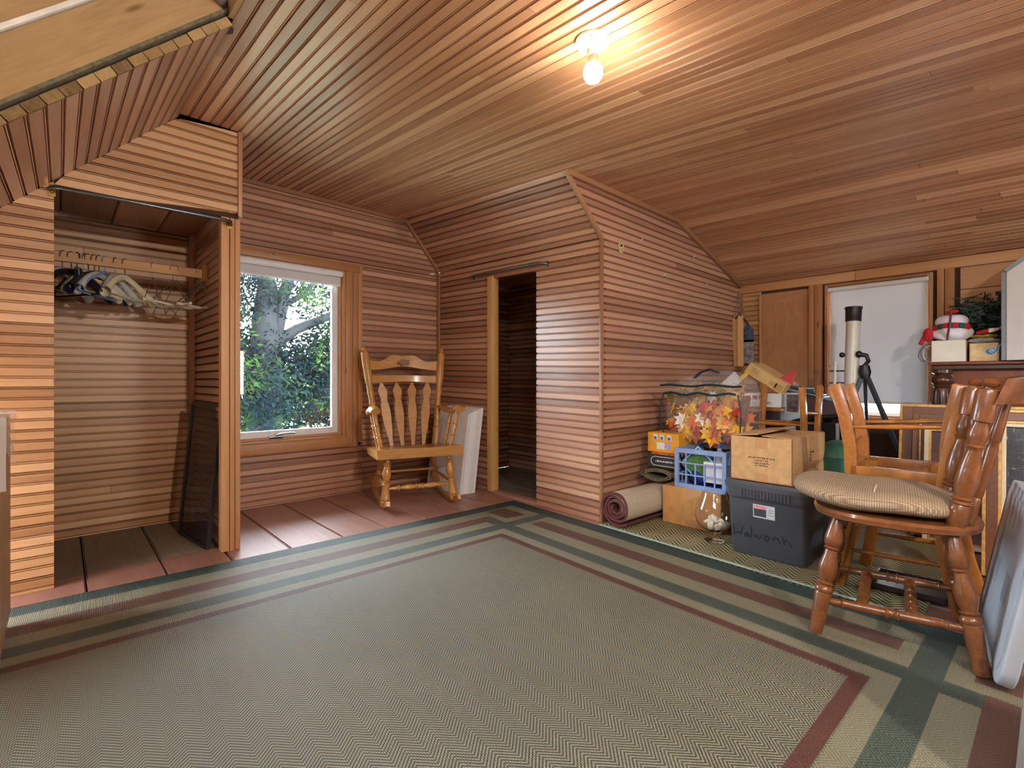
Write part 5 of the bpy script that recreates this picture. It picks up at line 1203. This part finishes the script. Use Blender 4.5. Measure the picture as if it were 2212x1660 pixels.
hubp = V((0, -.085, 1.02)); MB().turned(hubp + V((0, 0, .04)), hubp - V((0, 0, .06)), [(0, .03), (.5, .04), (1, .03)], 14).build('tripod_head', BK, t, smooth=50)
for fx_, fy_ in ((-.10, -.46), (-.20, .24), (.32, -.06)):
    foot = V((fx_, fy_, .0)); mid = hubp.lerp(foot, .55)
    lg = MB().bar(hubp, mid, .022, .03).build('tripod_leg', plain('tripod_slate', (46, 54, 64), .45), t, bev=.003); MB().bar(hubp.lerp(foot, .5), foot, .016, .02).build('lower_leg', BK, lg, bev=.002)
# ================================================================== carved sideboard and the things on it
MAHO = wood('mahogany', [(76, 32, 16), (112, 52, 26), (130, 66, 34), (146, 80, 44)], .28, grain=(2, 10, 10), tone=.1, coat=.4)
DKC = wood('walnut_carved', [(40, 20, 14), (62, 32, 20), (78, 44, 28)], .35, coat=.3)
t = thing('upright_cabinet', 'mahogany cabinet with a carved corner column and moulded top', 'cabinet', (4.28, .47, 0))
MB().box(.06, .50, -1.6, -.05, 0, 1.02).build('body', MAHO, t, bev=.003)
strip(t, 'moulding', (.04, -.0, 1.035), (.04, -1.6, 1.035), .05, .03, MAHO, bev=.006).matrix_world
for nm, a in (('top', (-.02, .52, -1.62, .02, 1.05, 1.072)), ('moulding', (.0, .5, -1.6, .0, 1.02, 1.05))): MB().box(*a).build(nm, MAHO if nm == 'top' else DKC, t, bev=.005)
MB().turned((.03, -.05, 1.02), (.03, -.05, .5), [(0, .055), (.04, .055), (.06, .04), (.1, .058), (.16, .06), (.19, .045), (.21, .05), (.23, .042), (.26, .048), (.4, .05), (.6, .044), (.62, .05), (.64, .04), (.66, .05), (.8, .05), (1, .04)], 20).build('column', DKC, t, smooth=50)
for k in range(10):
    an = 2 * math.pi * k / 10; c_, s_ = math.cos(an), math.sin(an)
    MB().tube([(.03 + .047 * c_, -.05 + .047 * s_, .88), (.03 + .053 * c_, -.05 + .053 * s_, .82), (.03 + .045 * c_, -.05 + .045 * s_, .72)], [.006, .01, .005], 6).build('carved_leaf', DKC, t, smooth=60)
MB().turned((.03, -.05, .5), (.03, -.05, 0), [(0, .045), (.1, .05), (.9, .05), (1, .06)], 16).build('column', DKC, t, smooth=50)
ZT = 1.0725
XT = 4.30
yy = lambda u, x=XT: at(u, 700, x=x).y
t = thing('white_carton', 'plain cream-white carton on the carved cabinet corner', 'box', (XT, yy(2086), ZT))
MB().box(0, .2, 0, yy(2012) - yy(2086), 0, .142).build('carton', plain('carton_cream', (228, 226, 210), .6, var=.02), t, bev=.003); MB().box(0.001, .2, -.004, 0, 0, .135).build('side_shade', KRAFT, t)
t = thing('emblem_box', 'beige box with a blue swoosh emblem, on the carved cabinet', 'box', (XT, yy(2158), ZT))
wv2 = yy(2094) - yy(2158)
MB().box(0, .2, 0, wv2, 0, .115).build('carton', plain('carton_beige', (204, 178, 132), .6, var=.15, scale=14), t, bev=.003)
em = [(.0, .02), (.012, .006), (.03, .002), (.046, .012), (.058, .034), (.066, .062), (.050, .048), (.03, .04), (.008, .036)]
for d, s, m in ((-.001, 1.15, plain('emblem_pale', (196, 214, 224), .5)), (-.002, 1.0, plain('emblem_blue', (40, 110, 160), .5)), (-.003, .62, plain('emblem_light', (130, 180, 210), .5, var=.2, scale=120))):
    MB().prism([((x - .034) * s + .034, (z - .03) * s + .03) for x, z in em], 0, .001, 0, Matrix.Translation((d, wv2 * .46, .038)) @ Matrix(((0, 0, 1, 0), (-1, 0, 0, 0), (0, 1, 0, 0), (0, 0, 0, 1)))).build('emblem', m, t)
for k in range(5): MB().box(-.0012, 0, wv2 - .012 - .02 * k % .05 - .02, wv2 - .012 - .02 * k % .05, .01 + .018 * k, .016 + .018 * k).build('printed_mark', plain('emblem_straw', (222, 198, 120), .5), t)
t = thing('plastic_bag', 'clear plastic bag with gold wrap on the emblem box', 'bag', (XT + .03, yy(2158) + .01, ZT + .117))
def lump(sx_, sy_, sz_, s=0):
    return lambda a, b: (sx_ * (1 + .18 * math.sin(a * 31 + s + b * 9)) * math.cos(2 * math.pi * a) * math.cos(math.pi * (b - .5)), sy_ * (1 + .12 * math.sin(a * 25 + s)) * math.sin(2 * math.pi * a) * math.cos(math.pi * (b - .5)), sz_ + sz_ * math.sin(math.pi * (b - .5)) * (1 + .1 * math.sin(a * 19)))
MB().grid(lump(.08, .07, .02), 30, 12, cu=True).build('wrap', CLEARP, t, (.08, .065, 0), smooth=80); MB().grid(lump(.06, .062, .016, 2), 26, 10, cu=True).build('gold_wrap', plain('gold_foil', (196, 172, 84), .25, .6), t, (.08, .065, .032), smooth=80)
t = thing('figurine', 'small red and white reclining figurine beside the pine wreath', 'figurine', (XT + .07, yy(2130), ZT + .185))
MB().turned((0, .05, 0), (0, -.01, .012), [(0, .006), (.3, .013), (1, .015)], 10).build('legs', plain('plastic_red', (178, 32, 40)), t, smooth=60); MB().turned((0, -.008, .01), (0, -.055, .02), [(0, .015), (.5, .014), (1, .008)], 10).build('torso', WHB, t, smooth=60); MB().ball((0, -.066, .026), .011).build('head', plain('skin_tone', (214, 164, 128), .5), t, smooth=60)
# stuffed snowman bag with a scarf
t = thing('snowman_pillow', 'white stuffed snowman with a red and green scarf, on the cream carton', 'stuffed toy', (XT + .09, yy(2052), ZT + .142))
MB().grid(lump(.07, .10, .052, 1), 30, 14, cu=True).build('body', plain('plush_white', (226, 228, 236), .9, var=.04), t, smooth=80)
MB().grid(lambda a, b: (.058 * math.cos(2 * math.pi * a) * math.cos(math.pi * (b - .5)) ** .6 if abs(b - .5) < .499 else 0, .086 * math.sin(2 * math.pi * a) * (math.cos(math.pi * (b - .5)) ** .6 if abs(b - .5) < .499 else 0), .13 + .045 * math.sin(math.pi * (b - .5))), 26, 12, cu=True).build('head', plain('plush_lilac', (216, 218, 232), .9, var=.04), t, smooth=80)
sc = [plain('scarf_red', (186, 30, 44), .9, var=.08), plain('scarf_green', (18, 88, 78), .9, var=.08)]
for k in range(7):
    y0 = .095 - .19 * k / 7; y1 = .095 - .19 * (k + 1) / 7
    zf_ = lambda y: .088 + .014 * math.cos(y * 16); xf_ = lambda y: -.066 * math.sqrt(max(.04, 1 - (y / .105) ** 2)) - .006
    MB().hexa([(xf_(y0), y0, zf_(y0) - .017), (xf_(y1), y1, zf_(y1) - .017), (xf_(y1) + .02, y1, zf_(y1) - .017), (xf_(y0) + .02, y0, zf_(y0) - .017), (xf_(y0), y0, zf_(y0) + .017), (xf_(y1), y1, zf_(y1) + .017), (xf_(y1) + .02, y1, zf_(y1) + .017), (xf_(y0) + .02, y0, zf_(y0) + .017)]).build('scarf_band', sc[k % 2], t, bev=.004)
MB().tube([(-.07, -.005, .19), (-.075, .0, .13), (-.085, .005, .08), (-.075, .015, .0)], .006, 6, squash=.5).build('ribbon', plain('ribbon_dark_red', (104, 24, 36), .5), t, smooth=60)
MB().grid(lump(.02, .03, .012, 3), 16, 8, cu=True).build('bow', sc[0], t, (-.06, -.01, .178), smooth=80)
MB().grid(lump(.03, .028, .045, 5), 18, 10, cu=True).build('mitten', sc[0], t, (-.05, .115, .0), smooth=80); MB().bar((-.05, .125, .05), (-.06, .155, -.02), .02, .025).build('scarf_end', sc[0], t, bev=.004)
t = thing('gold_gift_bag', 'pale gold gift bag standing behind the stuffed snowman', 'gift bag', (XT + .215, yy(2090, XT + .2), ZT))
MB().box(0, .05, 0, .15, 0, .27).build('bag', plain('gift_gold', (204, 178, 110), .4, var=.08), t, bev=.003); MB().box(-.002, .052, -.002, .152, .245, .275).build('folded_top', plain('gift_gold2', (220, 196, 126), .4), t, bev=.003)
t = thing('glass_ornament', 'clear glass ornament ball beside the snowman scarf', 'ornament', (XT + .13, yy(2024), ZT + .142))
MB().ball((0, 0, .085), .02, .02, .02, 14, 10).build('ball', GL, t, smooth=60); MB().turned((0, 0, 0), (0, 0, .066), [(0, .018), (1, .008)], 12).build('stand', CLEARP, t, smooth=50)
t = thing('wire_hoop', 'thin white and dark wire hoops hooked at the cabinet corner', 'wire hoops', (XT + .02, yy(2003), ZT))
for dy, r_, z, m in ((.0, .06, .062, plain('wire_dark', (90, 84, 82), .4)), (-.012, .055, .056, WHB), (.02, .045, .05, plain('wire_dark', (90, 84, 82)))):
    MB().tube([(.01 * math.sin(i), dy + r_ * .62 * math.cos(2 * math.pi * i / 24), z + r_ * math.sin(2 * math.pi * i / 24)) for i in range(24)], .0022, 6, closed=True).build('hoop', m, t, smooth=60)
# artificial pine wreath, bundled
t = thing('pine_wreath', 'bundled dark green artificial pine boughs on the cabinet by the end wall', 'pine boughs', (4.62, .17, ZT))
PINE = [plain('pine_dark', (38, 58, 54), .7, var=.2, scale=30), plain('pine_blue', (88, 114, 108), .7, var=.2, scale=30)]
for mi in range(2):
    mb = MB()
    for k in range(330 if mi == 0 else 200):
        th = R.uniform(0, 6.283); e = R.uniform(-.5, 1.2); c = V((.14 * R.uniform(.2, 1) * math.cos(th), .23 * R.uniform(.2, 1) * math.sin(th), .25 + .22 * math.sin(e) * R.uniform(.4, 1)))
        d = V((R.gauss(0, .5), R.gauss(0, 1), R.gauss(0, .5))).normalized()
        mb.tube([c - d * .05, c + V((0, 0, R.uniform(-.01, .02))), c + d * .05], .0025, 4)
        for j in range(16):
            p = c + d * (-.05 + .1 * j / 15); nd_ = (d.orthogonal() if j % 2 else d.cross(d.orthogonal())).normalized(); nd_ = (Matrix.Rotation(j * 2.4, 3, d) @ nd_ + d * .7).normalized()
            a_ = nd_.cross(d).normalized() * .002
            o_ = len(mb.v); q_ = p + nd_ * .03; mb.v += [tuple(p - a_), tuple(p + a_), tuple(q_ + a_ * .4), tuple(q_ - a_ * .4)]; mb.f.append((o_, o_ + 1, o_ + 2, o_ + 3)); mb.m.append(0)
    mb.build('boughs', PINE[mi], t)['kind'] = 'stuff'
MB().tube([(0, .0, .12), (0, -.02, .46)], .016, 8).build('trunk_pole', plain('pine_pole', (34, 42, 40), .6), t, smooth=60); MB().box(-.02, .02, -.05, .01, .45, .475).build('trunk_cap', plain('pine_pole', (34, 42, 40)), t, bev=.003)
t = thing('white_board', 'tall white board with grey-blue edging on the carved cabinet', 'board', (4.22, .117, ZT), 0, None, (0, 0, math.radians(-14)))
mb = MB(); MB().prism([(0, 0), (-.62, 0), (-.62, .62), (-.2, .68), (0, .535)], 0, .03, 0, Matrix(((0, 0, 1, 0), (1, 0, 0, 0), (0, 1, 0, 0), (0, 0, 0, 1)))).build('board', plain('board_white', (216, 216, 216), .6, var=.02), t, bev=.002)
for a, b in (((0, 0), (0, .54)), ((0, .54), (-.2, .685)), ((-.2, .685), (-.62, .625))): MB().bar((.018, a[0] + .004, a[1]), (.018, b[0] + .004, b[1]), .045, .018, (1, 0, 0)).build('edging', plain('edging_blue_grey', (150, 166, 182), .5), t, bev=.003)
t = thing('black_carton', 'small black carton between the emblem box and the white board', 'box', (XT + .05, yy(2176) - .0, ZT)); MB().box(0, .14, 0.0, .03, 0, .1).build('carton', plain('box_black', (34, 32, 34)), t, bev=.003)
# ================================================================== framed pictures
GOLD = plain('frame_gold', (196, 152, 84), .4, .3, var=.12, scale=40); FBR = wood('frame_brown', [(84, 48, 28), (120, 72, 42), (140, 90, 56)], .4); CRM = plain('frame_cream', (214, 200, 168), .6, var=.05)
def picture(label, loc, rot, w, h, bands, art, name='framed_picture'):
    t = thing(name, label, 'picture', loc, 0, None, rot); o = 0
    for k, (wd, dep, m) in enumerate(bands):
        for q in ((o, o + wd, o, h - o), (w - o - wd, w - o, o, h - o), (o + wd, w - o - wd, o, o + wd), (o + wd, w - o - wd, h - o - wd, h - o)):
            MB().box(-dep, .0, -q[1], -q[0], q[2], q[3]).build('frame_rail', m, t, bev=.002)
        o += wd
    MB().box(-.004, .0, -w + o, -o, o, h - o).build('artwork', art, t)
    return t
ART1 = plain('art_maroon', (96, 64, 58), .6, var=.25, scale=14)
lean = math.radians(9)
picture('large gold and brown framed picture leaning against the carved cabinet', (3.93, .60, .013), (0, lean, 0), 1.0, .79, [(.018, .03, GOLD), (.05, .04, FBR), (.014, .03, GOLD)], ART1)
picture('medium brown framed picture in front of the larger gold one', (3.80, .515, .013), (0, lean, 0), .75, .735, [(.03, .035, FBR), (.012, .03, GOLD), (.025, .028, FBR)], ART1)
picture('cream-lined picture with a reddish brown print behind the upside-down chair', (3.68, .445, .013), (0, lean, 0), .55, .675, [(.022, .03, CRM), (.01, .028, GOLD)], ART1)
BW = NT('painting_city'); n1 = BW.noise(BW.coords((1, 3, 22)), 3, 4, .7, .6); n2_ = BW.noise(BW.coords((1, 26, 4)), 3, 4, .7, .8)
f_ = BW.math('MAXIMUM', n1, n2_); BW.base(BW.ramp(f_, [(.5, srgb(22, 24, 30)), (.64, srgb(52, 54, 58)), (.68, srgb(214, 206, 190)), (.74, srgb(40, 44, 50))])); BW.set(Roughness=.4); BW = BW.m
picture('gold framed black and white city painting behind the dining chair back', (3.26, .175, .013), (0, lean, 0), .62, .80, [(.014, .035, GOLD), (.04, .03, FBR), (.012, .03, GOLD), (.016, .025, CRM)], BW)
